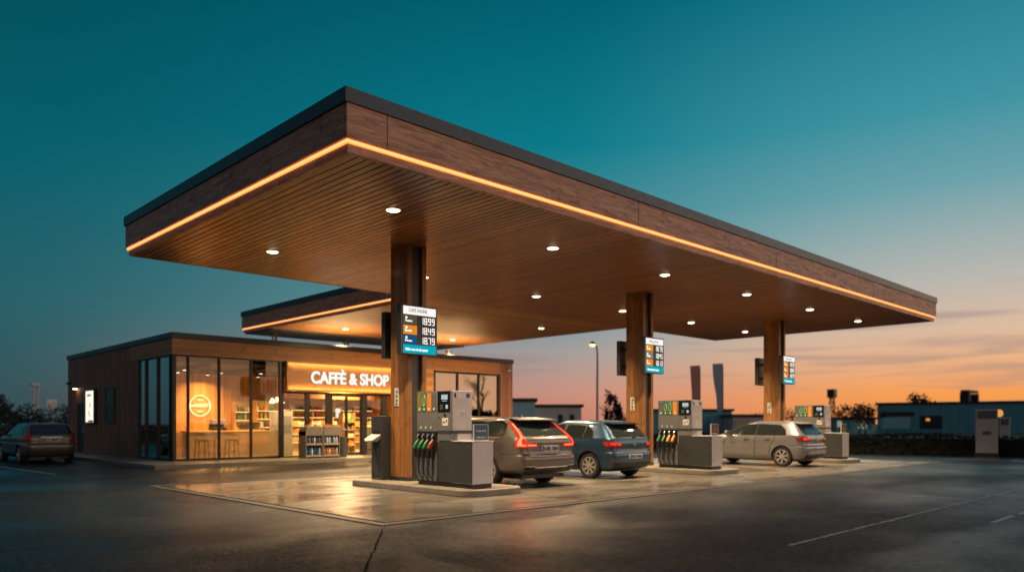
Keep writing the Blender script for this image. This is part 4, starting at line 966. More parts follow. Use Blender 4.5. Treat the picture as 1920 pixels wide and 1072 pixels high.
def common(car, sp):
    t = car.t; w = sp
    for sg in (-1, 1):
        # glass
        if w.get('trim'): car.panel(w['dlo_out'], 'side', .003, w['trim'], 'window_trim', sg=sg)
        blk = car.panel(w['dlo'], 'side', .005, 'gloss', 'window_surround', sg=sg)
        for p in w['panes']: car.panel(p, 'side', .008, 'carglass', 'side_window', sg=sg)
        for ln in w['seams']: car.stroke(ln, .018, 'side', .003, 'black', 'door_seam', sg=sg)
        for y, z in w['handles']:
            p = car.side(y, z, sg); hd = MB(); hd.tube([car.P(*(p + Vector((sg * .018, -.085, 0)))), car.P(*(p + Vector((sg * .028, 0, .004)))), car.P(*(p + Vector((sg * .018, .085, 0))))], .013, 8); hd.build('door_handle', w['paint'], t, smooth=True)
            car.panel([(y - .09, z - .028), (y + .09, z - .028), (y + .09, z + .028), (y - .09, z + .028)], 'side', .002, 'black', 'handle_recess', sg=sg)
        car.stroke(w['sill'], .07, 'side', .006, w.get('sillmat', 'black'), 'sill_trim', sg=sg)
        for wy in w['wheels']:
            car.wheel(wy, sg, w['r'], car.w(.6) - .015, w['spokes'], w.get('rim', 'alloy'), w.get('double', False)); arc_arch(car, wy, w['wr'], sg, w.get('archmat', w['paint']))
        # mirror
        y, z = w['mirror']; p = car.side(y, z, sg)
        mm = MB(); q = [car.P(*(p + Vector((sg * a, b, c)))) for a, b, c in ((-.02, .02, .0), (.06, .06, .0), (.20, .05, .02), (.22, -.0, .08), (.2, -.03, .14), (.06, -.02, .15), (.03, .0, .1))]
        mm.prism([tuple(v) for v in q], (0, -.09 * car.k, 0)); mm.build('door_mirror', w['paint'], t, bevel=.02)
        car.panel(w['lamp'] if sg > 0 else mirror_poly(w['lamp']), 'rear', .010, w['lampmat'], 'tail_light')
        for g in w.get('lampin', []): car.panel(g if sg > 0 else mirror_poly(g), 'rear', .016, w['lampinmat'], 'tail_light_tube')
        car.panel([(sg * a, b) for a, b in ((.45, .60), (.78, .58), (.80, .70), (.62, .72), (.5, .66))], 'front', .01, 'acrylic', 'headlight')
    car.panel(w['rw_out'], 'rear', .004, 'gloss', 'rear_window_surround'); car.panel(w['rw'], 'rear', .008, 'carglass', 'rear_window')
    car.panel(w['ws'], 'front', .006, 'carglass', 'windscreen')
    car.panel([(-.5, .42), (.5, .42), (.55, .6), (-.55, .6)], 'front', .006, 'black', 'grille')
    for ln in w['rseams']: car.stroke(ln, .02, 'rear', .003, 'black', 'tailgate_seam')
    # plate
    x0, x1, z0, z1 = w['plate']; yy = min(car.rear(0, z0).y, car.rear(0, z1).y) - .014
    pl = car.box(x0, x1, yy - .008, yy + .10, z0, z1, 'number_plate', 'plate')
    car.box(x0 + .004, x0 + .055, yy - .010, yy - .008, z0 + .004, z1 - .004, 'plate_band', 'plateblue', pl)
    a = car.P(x0 + .075, yy - .010, z0 + .022); put_text('plate_lettering', w['reg'], tuple(a), .1, 'black', pl, width=(x1 - x0 - .10) * car.k, height=(z1 - z0 - .045) * car.k, offset=.004)
    # exhaust & underside
    car.box(-.75, .75, w['wheels'][0] - .1, w['wheels'][0] + .1, .17, .30, 'rear_axle', 'black'); car.box(-.6, .6, .35, car.yf(.5) - .6, .18, .26, 'underbody', 'black')
def quad(y0, y1, z0, z1): return [(y0, z0), (y1, z0), (y1, z1), (y0, z1)]

# --- estate (nearest)
t = thing('estate_car', (12.58, 11.6, .006), 'bronze grey estate car with glowing red tail lights beside the nearest pump', 'car', 'cars at the pumps')
k_ = 1.05; H = 1.06
spec = [(.275, .80, .26, 4.62), (.30, .87, .15, 4.76), (.36, .915, .07, 4.87), (.46, .938, .02, 4.93), (.60, .945, .0, 4.94), (.68, .945, .012, 4.93), (.715, .940, .05, 4.92), (.78, .938, .062, 4.88), (.90, .938, .062, 4.80), (.97, .930, .058, 4.62), (1.02, .915, .085, 4.20), (1.07, .895, .13, 3.62), (1.10, .880, .175, 3.50), (1.20, .825, .30, 3.18), (1.30, .768, .43, 2.88), (1.40, .706, .55, 2.58), (1.45, .668, .62, 2.42), (1.49, .60, .70, 2.2), (1.505, .52, .80, 2.0), (1.515, .36, 1.05, 1.75)]
car = Car(t, spec, 9, 4.5, 1.05)
car.body('v90', (1.06, 4.0), .385)
sp = dict(paint='v90', trim='chrome', wheels=(1.06, 4.0), r=.352, wr=.385, spokes=10, double=True, mirror=(3.15, 1.02),
  dlo_out=[(.60, 1.09), (.585, 1.18), (.645, 1.35), (.80, 1.418), (2.5, 1.415), (2.97, 1.28), (3.40, 1.08), (3.3, 1.045), (.73, 1.055)],
  dlo=[(.655, 1.11), (.635, 1.18), (.69, 1.325), (.82, 1.385), (2.49, 1.385), (2.93, 1.255), (3.28, 1.085), (.76, 1.09)],
  panes=[[(.675, 1.13), (.655, 1.19), (.705, 1.32), (.83, 1.37), (1.16, 1.372), (1.22, 1.105), (.77, 1.105)], [(1.26, 1.105), (1.20, 1.372), (2.10, 1.372), (2.16, 1.10)], [(2.24, 1.10), (2.20, 1.372), (2.47, 1.372), (2.91, 1.245), (3.2, 1.10)]],
  seams=[[(1.24, 1.1), (1.30, .85), (1.42, .70), (1.46, .42)], [(2.2, 1.09), (2.2, .42)], [(3.28, 1.08), (3.34, .7), (3.3, .42)], [(.08, .715), (.64, .715)]], handles=[(1.52, .93), (2.42, .92)], sill=[(1.5, .34), (3.5, .34)],
  lamp=[(.640, 1.40), (.680, 1.395), (.755, 1.20), (.800, 1.10), (.850, 1.02), (.872, .95), (.872, .865), (.40, .885), (.42, .925), (.70, .965), (.725, 1.03), (.690, 1.10)], lampmat='tail',
  lampin=[[(.645, 1.37), (.672, 1.36), (.752, 1.11), (.80, 1.05), (.845, .99), (.855, .94), (.855, .895), (.72, .90), (.72, .918), (.80, .93), (.80, 1.0), (.728, 1.06), (.715, 1.10)], [(.44, .898), (.685, .90), (.685, .925), (.47, .918)]], lampinmat='tailhot',
  rw_out=[(-.66, 1.10), (.66, 1.10), (.685, 1.14), (.625, 1.43), (-.625, 1.43), (-.685, 1.14)], rw=[(-.64, 1.115), (.64, 1.115), (.655, 1.14), (.60, 1.40), (-.60, 1.40), (-.655, 1.14)],
  ws=[(-.68, 1.09), (.68, 1.09), (.62, 1.42), (-.62, 1.42)],
  rseams=[[(-.86, .705), (.86, .705)], [(-.70, .86), (-.66, .73)], [(.70, .86), (.66, .73)], [(-.72, .70), (-.60, .655), (.60, .655), (.72, .70)]], plate=(-.26, .26, .775, .90), reg='LSR 6034')
common(car, sp)
# spoiler, rails, chrome bits
v = MB(); a = [car.P(*p) for p in ((-.63, .64, 1.485), (-.60, .40, 1.455), (0, .34, 1.46), (.60, .40, 1.455), (.63, .64, 1.485), (.57, .76, 1.50), (-.57, .76, 1.50))]
v.prism([tuple(p) for p in a], (0, 0, -.028)); v.build('spoiler', 'v90', t, bevel=.008)
car.box(-.58, .58, .405, .58, 1.425, 1.452, 'spoiler_underside', 'gloss')
car.stroke([(-.30, .965), (.30, .965)], .05, 'rear', .012, 'v90', 'tailgate_strip'); car.stroke([(-.62, 1.055), (.62, 1.055)], .05, 'rear', .010, 'v90', 'tailgate_lip')
car.stroke([(-.58, .44), (.58, .44)], .028, 'rear', .012, 'chrome', 'bumper_trim'); car.stroke([(-.74, .38), (.74, .38)], .10, 'rear', .010, 'black', 'rear_diffuser')
for sg in (-1, 1):
    car.panel([(sg * .50, .40), (sg * .78, .41), (sg * .74, .465), (sg * .52, .46)], 'rear', .016, 'gloss', 'exhaust_finisher'); car.stroke([(sg * .50, .462), (sg * .76, .472)], .016, 'rear', .02, 'chrome', 'exhaust_trim')
    rl = MB(); rl.tube(curve_pts([car.P(sg * .615, .82, 1.475), car.P(sg * .625, .97, 1.512), car.P(sg * .63, 1.6, 1.525), car.P(sg * .625, 2.2, 1.505), car.P(sg * .615, 2.36, 1.47)], 6), .014, 8); rl.build('roof_rail', 'chrome', t, smooth=True)
    car.panel([(sg * .62, .60), (sg * .82, .60), (sg * .82, .615), (sg * .62, .615)], 'rear', .006, 'redglass', 'reflector')
MB().prism([tuple(car.P(0, .92, 1.50)), tuple(car.P(0, 1.15, 1.51)), tuple(car.P(0, 1.10, 1.535)), tuple(car.P(0, .96, 1.565))], (.04, 0, 0)).build('antenna', 'v90', t, bevel=.01)
w_ = MB(); w_.tube([car.P(*(car.rear(.02, 1.12) + Vector((0, -.03, 0)))), car.P(*(car.rear(.35, 1.15) + Vector((0, -.025, 0)))), car.P(*(car.rear(.62, 1.125) + Vector((0, -.02, 0))))], .012, 6); w_.build('wiper', 'black', t, smooth=True)

GOLF = [(.21, .78, .22, 3.98), (.25, .83, .13, 4.08), (.33, .87, .05, 4.18), (.46, .892, .012, 4.24), (.58, .895, .0, 4.255), (.64, .895, .012, 4.25), (.675, .89, .055, 4.24), (.75, .888, .065, 4.20), (.85, .884, .06, 4.10), (.92, .876, .065, 3.85), (.97, .866, .085, 3.4), (1.0, .856, .105, 3.15), (1.05, .83, .15, 3.0), (1.15, .78, .235, 2.76), (1.25, .73, .33, 2.52), (1.34, .68, .43, 2.28), (1.38, .645, .50, 2.14), (1.42, .58, .64, 1.98), (1.445, .49, .86, 1.82), (1.457, .34, 1.12, 1.65)]
def golf(root, mat, gen, reg, rimspokes, dbl):
    t = root; car = Car(t, GOLF, 8, 4.2, 1.05); car.body(mat, (.80, 3.42), .352)
    sp = dict(paint=mat, wheels=(.80, 3.42), r=.318, wr=.352, spokes=rimspokes, double=dbl, mirror=(2.72, .98), archmat='black' if gen == 7 else mat,
      dlo=[(.66, 1.02), (.72, 1.19), (.92, 1.325), (1.5, 1.352), (2.18, 1.355), (2.55, 1.22), (2.98, 1.02), (2.9, .985), (.72, .995)],
      panes=[[(.69, 1.03), (.745, 1.18), (.92, 1.305), (.97, 1.31), (1.0, 1.01), (.73, 1.01)], [(1.03, 1.01), (1.0, 1.312), (1.3, 1.33), (1.62, 1.335), (1.66, 1.01)], [(1.74, 1.01), (1.71, 1.335), (2.16, 1.335), (2.52, 1.205), (2.88, 1.01)]],
      seams=[[(1.02, 1.0), (1.06, .84), (1.18, .68), (1.22, .38)], [(1.70, .99), (1.72, .36)], [(2.90, .985), (2.98, .65), (2.93, .36)], [(.07, .672), (.55, .672)]], handles=[(1.28, .87), (2.0, .86)], sill=[(1.25, .29), (2.95, .29)], sillmat=mat,
      rw_out=[(-.62, 1.02), (.62, 1.02), (.66, 1.07), (.58, 1.37), (-.58, 1.37), (-.66, 1.07)], rw=[(-.60, 1.035), (.60, 1.035), (.635, 1.07), (.56, 1.34), (-.56, 1.34), (-.635, 1.07)],
      ws=[(-.66, 1.02), (.66, 1.02), (.59, 1.36), (-.59, 1.36)], reg=reg,
      rseams=[[(-.80, .662), (.80, .662)], [(-.66, .98), (-.66, .68)], [(.66, .98), (.66, .68)]])
    if gen == 7:
        sp.update(lamp=[(.48, .80), (.50, .90), (.76, .935), (.85, .915), (.84, .81), (.76, .785)], lampmat='redglass', lampin=[[(.67, .835), (.69, .885), (.785, .90), (.78, .84)], [(.52, .83), (.53, .87), (.65, .875), (.64, .835)]], lampinmat='taildim', plate=(-.26, .26, .50, .61))
    else:
        sp.update(lamp=[(.47, .82), (.49, .91), (.62, .945), (.76, .945), (.845, .915), (.84, .83), (.74, .79), (.55, .795)], lampmat='redglass', lampin=[[(.66, .84), (.67, .91), (.75, .915), (.77, .85)], [(.53, .845), (.54, .89), (.63, .90), (.63, .845)]], lampinmat='taildim', plate=(-.26, .26, .50, .61))
    common(car, sp)
    v = MB(); a = [car.P(*p) for p in ((-.595, .53, 1.395), (-.555, .30, 1.370), (0, .25, 1.378), (.555, .30, 1.370), (.595, .53, 1.395), (.50, .70, 1.425), (-.50, .70, 1.425))]
    v.prism([tuple(p) for p in a], (0, 0, -.03)); v.build('spoiler', 'gloss' if gen == 7 else mat, t, bevel=.008)
    car.stroke([(-.72, .34), (.72, .34)], .12, 'rear', .008, 'black', 'rear_diffuser')
    for sg in (-1, 1): car.panel([(sg * .60, .455), (sg * .82, .455), (sg * .82, .475), (sg * .60, .475)], 'rear', .006, 'redglass', 'reflector')
    bp = car.rear(0, .87); bd = MB(); c = car.P(*(bp + Vector((0, -.012, 0))))
    bd.tube([c + Vector((.058 * math.cos(a), 0, .058 * math.sin(a))) for a in [i / 24 * 2 * math.pi for i in range(25)]], .007, 6)
    bd.tube([c + Vector((-.035, 0, .045)), c + Vector((-.016, 0, -.0)), c + Vector((0, 0, .04)), c + Vector((.016, 0, 0)), c + Vector((.035, 0, .045))], .005, 5); bd.tube([c + Vector((-.05, 0, .01)), c + Vector((-.02, 0, -.05)), c + Vector((0, 0, -.005)), c + Vector((.02, 0, -.05)), c + Vector((.05, 0, .01))], .005, 5)
    bd.build('badge', 'chrome', t, smooth=True)
    a = MB(); a.tube([car.P(0, .95, 1.44), car.P(0, .83, 1.53)], .008, 6); a.build('antenna', 'black', t)
    w_ = MB(); w_.tube([car.P(*(car.rear(0, 1.03) + Vector((0, -.03, 0)))), car.P(*(car.rear(.3, 1.07) + Vector((0, -.025, 0)))), car.P(*(car.rear(.5, 1.05) + Vector((0, -.02, 0))))], .010, 6); w_.build('wiper', 'black', t, smooth=True)
    return car
t = thing('hatchback_car', (16.13, 11.9, .006), 'steel blue hatchback with dark spoiler parked between the estate and the middle pump', 'car', 'cars at the pumps')
golf(t, 'blue', 7, '7LC 7756', 8, True)
t = thing('hatchback_car', (24.85, 10.87, .006), 'champagne silver hatchback parked beyond the middle pump', 'car', 'cars at the pumps')
golf(t, 'silverpaint', 6, '5L 5207', 7, True)

# --- car parked in the dark at the left
t = thing('parked_car', (7.1, 31.0, .004), 'dull taupe estate car parked in the dark left of the shop', 'car')
spec = [(.24, .76, .26, 4.2), (.28, .82, .15, 4.36), (.36, .855, .07, 4.46), (.50, .875, .012, 4.50), (.62, .878, .0, 4.52), (.70, .875, .03, 4.50), (.74, .87, .065, 4.48), (.88, .865, .06, 4.35), (.95, .855, .075, 4.1), (1.0, .845, .10, 3.4), (1.04, .83, .125, 3.25), (1.15, .785, .185, 2.95), (1.28, .725, .27, 2.6), (1.37, .68, .33, 2.4), (1.41, .64, .38, 2.2), (1.44, .56, .47, 2.0), (1.455, .34, .8, 1.7)]
car = Car(t, spec, 8, 4.2, 1.0); car.body('leftpaint', (.86, 3.5), .362)
sp = dict(paint='leftpaint', wheels=(.86, 3.5), r=.325, wr=.362, spokes=9, mirror=(2.85, .98),
  dlo=[(.50, 1.03), (.56, 1.18), (.7, 1.35), (2.3, 1.36), (2.7, 1.22), (3.1, 1.03)], panes=[[(.54, 1.045), (.59, 1.18), (.72, 1.335), (1.05, 1.34), (1.08, 1.045)], [(1.12, 1.045), (1.1, 1.34), (1.8, 1.34), (1.84, 1.045)], [(1.92, 1.045), (1.88, 1.34), (2.28, 1.34), (2.66, 1.21), (3.0, 1.045)]],
  seams=[[(1.1, 1.03), (1.2, .7), (1.3, .4)], [(1.88, 1.03), (1.88, .38)]], handles=[(1.3, .9), (2.1, .89)], sill=[(1.35, .31), (3.0, .31)],
  lamp=[(.60, .80), (.61, 1.02), (.82, 1.03), (.83, .98), (.83, .80)], lampmat='redglass', lampin=[[(.66, .83), (.66, .90), (.84, .90), (.84, .83)]], lampinmat='redglass',
  rw_out=[(-.62, 1.05), (.62, 1.05), (.66, 1.08), (.58, 1.375), (-.58, 1.375), (-.66, 1.08)], rw=[(-.60, 1.065), (.60, 1.065), (.635, 1.09), (.56, 1.355), (-.56, 1.355), (-.635, 1.09)],
  ws=[(-.66, 1.06), (.66, 1.06), (.58, 1.38), (-.58, 1.38)], rseams=[[(-.78, .725), (.78, .725)]], plate=(-.26, .26, .80, .91), reg='LB 8047')
common(car, sp)
car.stroke([(-.34, .945), (.34, .945)], .025, 'rear', .012, 'chrome', 'tailgate_strip')
for sg in (-1, 1): rl = MB(); rl.tube([car.P(sg * .60, .7, 1.43), car.P(sg * .61, .9, 1.465), car.P(sg * .61, 2., 1.465), car.P(sg * .6, 2.2, 1.42)], .013, 6); rl.build('roof_rail', 'black', t, smooth=True)
t.rotation_euler.z = R(1.5)

# ------------------------------------------------------------------ background
def crown(k, c, rx, rz, n, size, rg, lump=8):
    lumps = [(Vector((rg.gauss(0, .45) * rx, rg.gauss(0, .45) * rx, rg.uniform(-.7, .75) * rz)), rg.uniform(.3, .6)) for _ in range(lump)]
    for _ in range(n):
        o, s_ = rg.choice(lumps); d = Vector((rg.gauss(0, 1), rg.gauss(0, 1), rg.gauss(0, 1))).normalized() * (rg.random() ** .5)
        p = Vector(c) + o + Vector((d.x * rx * s_, d.y * rx * s_, d.z * rz * s_)); a = Vector((rg.gauss(0, 1), rg.gauss(0, 1), rg.gauss(0, 1))).normalized(); b = a.orthogonal().normalized(); sz = size * rg.uniform(.6, 1.4)
        k.face([p - a * sz, p + b * sz * .5, p + a * sz, p - b * sz * .5])
def branches(k, p, d, l, r, depth, rg, spread=.55):
    q = p + d * l; mid = p + d * l * .5 + Vector((rg.uniform(-1, 1), rg.uniform(-1, 1), 0)) * l * .04
    k.tube([p, mid, q], r, 5 if depth > 1 else 3, r * .62, cap=False)
    if depth == 0: return
    for i in range(rg.choice((2, 3, 3)) if depth > 1 else 4):
        nd = (d + Vector((rg.gauss(0, 1), rg.gauss(0, 1), rg.gauss(0, .5))) * spread).normalized(); nd.z = max(nd.z, .05); nd.normalize()
        branches(k, p + d * l * rg.uniform(.55, 1.), nd, l * rg.uniform(.6, .8), r * .58, depth - 1, rg, spread)
def tree(px, d, h, w, label, seed, leafy=True, xy=None, leaf='leaf', n=900, grp='trees along the horizon'):
    x, y = xy if xy else at(px, d); rg = random.Random(seed); t = thing('leafy_tree' if leafy else 'bare_tree', (x, y, -.02), label, 'tree', grp)
    k = MB(); p = Vector((x, y, -.05))
    branches(k, p, Vector((rg.uniform(-.04, .04), rg.uniform(-.04, .04), 1)).normalized(), h * (.34 if not leafy else .38), h * .022 + .03, 5 if not leafy else 3, rg, .42 if not leafy else .5)
    k.build('trunk', 'bark', t)
    if leafy:
        k = MB(); crown(k, (x, y, h * .62), w / 2, h * .42, n, h * .045, rg); k.build('crown', leaf, t, recalc=False)
    return t
# left horizon
for i, (px, d, h, w) in enumerate(((-22, 62, 3.6, 4.5), (18, 64, 3.7, 3.4), (45, 66, 2.9, 3.0), (-70, 60, 4.2, 5), (78, 85, 2.2, 4), (112, 80, 3.2, 5), (128, 90, 3.6, 5))):
    tree(px, d, h, w, 'dark leafy tree on the dim left horizon behind the parked car', 20 + i, True, n=700, grp='dark trees on the left horizon')
def hedge(name, pts, h, w, label, mat='leaf', n=2600, seed=1, size=.10):
    rg = random.Random(seed); x0 = sum(p[0] for p in pts) / len(pts); y0 = sum(p[1] for p in pts) / len(pts); t = thing(name, (x0, y0, -.02), label, 'hedge'); k = MB(); kb = MB()
    segs = [(Vector(a), Vector(b)) for a, b in zip(pts, pts[1:])]; ln = [(b - a).length for a, b in segs]
    for (a, b) in segs:
        d = (b - a).normalized(); nn = Vector((-d.y, d.x)) * w * .36; kb.prism([(a.x - nn.x, a.y - nn.y, -.02), (b.x - nn.x, b.y - nn.y, -.02), (b.x + nn.x, b.y + nn.y, -.02), (a.x + nn.x, a.y + nn.y, -.02)], (0, 0, h * .82))
    for _ in range(n):
        i = rg.choices(range(len(segs)), ln)[0]; a, b = segs[i]; f = rg.random(); d = (b - a).normalized(); nn = Vector((-d.y, d.x)); s_ = rg.choice((-1, 1)); top = rg.random() < .4; hh = h * (.82 + .16 * math.sin(f * ln[i] * .8 + i) * rg.random() + .12 * rg.random())
        q = a.lerp(b, f) + nn * (rg.uniform(-.5, .5) * w if top else s_ * w * rg.uniform(.36, .55)); p = Vector((q.x, q.y, hh if top else rg.uniform(0, hh)))
        u = Vector((rg.gauss(0, 1), rg.gauss(0, 1), rg.gauss(0, 1))).normalized(); v_ = u.orthogonal().normalized(); sz = size * rg.uniform(.7, 1.5); k.face([p - u * sz, p + v_ * sz * .6, p + u * sz, p - v_ * sz * .6])
    kb.build('hedge_core', mat, t); k.build('foliage', mat, t, recalc=False); return t
hedge('hedge', [(31.8, 46), (33.6, 30), (36.2, 19), (38.6, 9.5), (40.2, -2), (41.5, -14)], .95, 1.4, 'long low dark hedge along the far side of the side road', n=6500, seed=3)
hedge('hedge_row', [(-14, 58), (-2, 62), (6, 66), (14, 64)], 1.15, 2.5, 'low dark hedge across the field on the far left', n=2500, seed=5, size=.16)
# reflected treeline off to the right
tree(0, 0, 10.2, 6, 'tall bare tree standing far to the right of the forecourt', 41, False, (76, -30), grp='bare trees right of the forecourt')
tree(0, 0, 6.5, 4, 'short bare tree standing far to the right of the forecourt', 47, False, (82.5, -29), grp=None)
hedge('hedge_row', [(52, -42), (70, -38), (88, -32), (104, -24)], 3.6, 3, 'tall dark hedgerow far to the right of the forecourt', n=3000, seed=8, size=.3)
for i, (px, d, h, w) in enumerate(((1190, 95, 3.2, 5), (1235, 100, 2.6, 6), (1460, 105, 3.4, 7), (1500, 98, 3.0, 5), (1585, 110, 4.0, 4), (1612, 104, 4.2, 5), (1622, 96, 3.6, 4))):
    tree(px, d, h, w, 'small dark leafy tree on the sunset horizon', 60 + i, True, n=600, grp='small trees on the sunset horizon')
for i, (px, h) in enumerate(((1143, 4.6), (1163, 4.7))): tree(px, 82, h, 1.3, 'slim upright tree beside the street lamp on the horizon', 80 + i, True, n=500, grp='slim trees by the street lamp')
tree(1726, 150, 8.0, 6.5, 'rounded tree rising behind the long teal building', 91, True, n=900, grp=None)
# far buildings
def shed(name, pxa, pxb, d, h, dep, mat, label, d2=None, win=(), roof='roofdark'):
    a = Vector(at(pxa, d)); b = Vector(at(pxb, d2 or d)); u = (b - a).normalized(); n = Vector((-u.y, u.x));
    if n.dot(a) < 0: n = -n
    t = thing(name, (a.x, a.y, -.02), label, 'building'); c, e = b + n * dep, a + n * dep
    MB().prism([(*a, -.1), (*b, -.1), (*c, -.1), (*e, -.1)], (0, 0, h + .1)).build('wall', mat, t)
    o = .25; MB().prism([(*(a - u * o - n * o), h), (*(b + u * o - n * o), h), (*(c + u * o + n * o), h), (*(e - u * o + n * o), h)], (0, 0, .3)).build('roof', roof if isinstance(roof, str) else roof, t)
    for (f0, f1, z0, z1, m_) in win:
        p, q = a.lerp(b, f0), a.lerp(b, f1); MB().prism([(*(p - n * .06), z0), (*(q - n * .06), z0), (*(q - n * .06), z1), (*(p - n * .06), z1)], (n.x * .05, n.y * .05, 0)).build('window' if z0 > .5 else 'loading_door', m_, t)
    k = MB(); L_ = (b - a).length; nrib = int(L_ / 1.2)
    for i in range(1, nrib):
        p = a.lerp(b, i / nrib); k.prism([(*(p - n * .04), 0), (*(p + u * .08 - n * .04), 0), (*(p + u * .08 - n * .04), h - .05), (*(p - n * .04), h - .05)], (n.x * .03, n.y * .03, 0))
    k.build('cladding_rib', mat, t); return t
shed('warehouse', 1645, 2240, 118, 4.35, 22, 'teal', 'long low teal warehouse on the right horizon', 96, win=((.015, .125, .6, 2.4, 'teal2'), (.015, .14, 2.5, 3.2, 'roofdark'), (.16, .24, .6, 2.6, 'roofdark'), (.182, .196, 1.8, 2.2, 'bokeh1'), (.55, .6, 1.0, 2.0, 'teal2')))
x, y = at(1820, 116); q = thing('rooftop_unit', (x, y, 4.6), 'small dark plant unit standing on the teal warehouse roof', 'rooftop unit'); B(x - 2.6, x - 1.9, y - .5, y + .8, 4.6, 6.1).build('cabinet', 'roofdark', q); B(x + 1.9, x + 2.6, y - .5, y + .8, 4.6, 6.0).build('cabinet', 'roofdark', q); B(x - 2.6, x + 2.6, y - .4, y + .7, 6.1, 6.5).build('duct', 'roofdark', q)
shed('container_shed', 1212, 1372, 92, 2.9, 9, 'teal', 'low teal shed between the flags and the middle pump', win=((.75, .9, .5, 2.1, 'teal2'),))
shed('low_shed', 1374, 1452, 88, 2.2, 7, 'greywall', 'low grey shed right of the teal shed', win=((.05, .4, .9, 1.8, 'beige'),))
shed('kiosk_block', 961, 1003, 74, 3.6, 8, 'teal2', 'pale blue block right of the shop on the horizon')
shed('grey_warehouse', 1003, 1090, 82, 3.2, 14, 'greywall', 'grey warehouse right of the pale blue block', win=((.5, .6, .2, 2.4, 'roofdark'), (.75, .85, .2, 2.4, 'roofdark')))
shed('far_shed', 1560, 1642, 105, 2.0, 8, 'teal', 'low teal shed left of the long teal warehouse', win=((.12, .22, .9, 1.8, 'bokeh2'), (.6, .8, .7, 1.6, 'bokeh2')))
# street lamp
x, y = at(1120, 62); t = thing('street_lamp', (x, y, -.02), 'tall lit street lamp against the dusk sky', 'street lamp'); hx, hy = at(1111, 61)
MB().tube(curve_pts([(x, y, -.02), (x, y, 4), (x, y, 7.2), (x * .6 + hx * .4, y * .6 + hy * .4, 7.85), (hx, hy, 7.95)], 6), .11, 8, .05).build('pole', 'pylon', t, smooth=True)
k = MB(); k.lathe([(.04, .22), (.2, .12), (.28, -.02)], (hx, hy, 7.85), seg=14); k.build('lamp_head', 'steel', t, smooth=True); k = MB(); k.lathe([(.26, -.03), (.2, -.16), (.05, -.22)], (hx, hy, 7.85), seg=14); k.build('lamp_bulb', 'lampglow', t, smooth=True)
# feather flags
def flag(px, d, ztop, zbot, w, mat, label, flip=1):
    x, y = at(px, d); t = thing('feather_flag', (x, y, -.02), label, 'flag'); r_ = (math.sin(_a), -math.cos(_a))
    def q(u, z): return (x + r_[0] * u, y + r_[1] * u, z)
    MB().tube(curve_pts([q(.42, -.02), q(.42, 2.), q(.42, ztop - .4), q(.36, ztop + .02)], 6), .035, 8, .015).build('pole', 'steel', t, smooth=True)
    prof = [(.40, zbot), (.40, ztop - .3), (.34, ztop), (-.42, ztop - .02), (-.40, ztop - .8), (-.30, ztop - 1.6), (-.12, zbot + 1.2), (-.05, zbot)] if flip > 0 else [(.40, zbot), (.40, ztop - .3), (.34, ztop), (-.40, ztop - .05), (-.36, ztop - .5), (-.26, zbot + 2.), (-.18, zbot)]
    f_ = (math.cos(_a) * .02, math.sin(_a) * .02, 0); MB().prism([q(*p) for p in prof], f_).build('cloth', mat, t)
flag(1303, 60, 6.05, 2.0, .8, 'maroon', 'maroon feather flag on the horizon left of its twin', -1)
flag(1346, 60, 6.2, 2.35, .8, 'slateflag', 'slate blue feather flag on the horizon right of its twin', 1)
# masts
def mast(px, d, h, label, w, mt='steel', hs=.9):
    x, y = at(px, d); t = thing('lattice_mast', (x, y, -.02), label, 'mast'); k = MB()
    for sx in (-1, 1):
        for sy in (-1, 1): k.tube([(x + sx * w, y + sy * w, -.02), (x + sx * w * .7, y + sy * w * .7, h)], .06, 5)
    for i in range(int(h / 1.1)):
        z = .4 + i * 1.1
        for sx in (-1, 1): k.tube([(x + sx * w, y - w, z), (x + sx * w, y + w, z + 1.0)], .035, 4); k.tube([(x - w, y + sx * w, z), (x + w, y + sx * w, z + 1.0)], .035, 4)
    k.build('lattice', mt, t)
    k = MB(); k.box(x - w * 1.5, x + w * 1.5, y - w * 1.5, y + w * 1.5, h - .1, h + hs); k.build('antenna_head', mt, t)
mast(67, 110, 7.0, 'dim lattice mast on the left horizon', .36, 'greywall', .25); mast(1560, 90, 4.6, 'short dark mast on the sunset horizon', .28)  # left mast in pale shed grey, haze put into its colour
x, y = at(97, 100); t = thing('roadside_sign', (x, y, -.02), 'small dim roadside sign on the left horizon', 'sign'); MB().tube([(x, y, -.02), (x, y, 3.2)], .06, 6).build('post', 'steel', t); B(x - .6, x + .6, y - .08, y - .02, 3.2, 4.6).build('board', 'greywall', t)
# pylons at the road edge
def pylon(px, d, w, h, label, small=False):
    x, y = at(px, d); t = thing('info_pylon', (x, y, -.02), label, 'pylon sign'); a = math.atan2(y, x) - math.pi / 2; u = Vector((math.cos(a), math.sin(a))); n = Vector((-u.y, u.x)); p = Vector((x, y))
    def pr(u0, u1, n0, n1, z0, z1): return MB().prism([(*(p + u * u0 + n * n0), z0), (*(p + u * u1 + n * n0), z0), (*(p + u * u1 + n * n1), z0), (*(p + u * u0 + n * n1), z0)], (0, 0, z1 - z0))
    pr(-w / 2, w / 2, 0, .25, .16, h).build('panel', 'pylon', t, bevel=.02); pr(-w / 2 - .03, w / 2 + .03, -.03, .28, -.02, .16).build('base', 'roofdark', t)
    pr(-w / 2 + .05, w / 2 - .05, -.006, 0, h * .80, h - .06).build('header', 'greylab', t)
    pr(-w * .18, w * .2, -.006, 0, h * .46, h * .54).build('emblem', 'greylab', t)
pylon(1850, 32.6, .82, 2.05, 'wide pale information pylon at the road edge on the right'); pylon(1884, 33.4, .40, 1.7, 'slim pale pylon beside the wide one at the road edge', True)
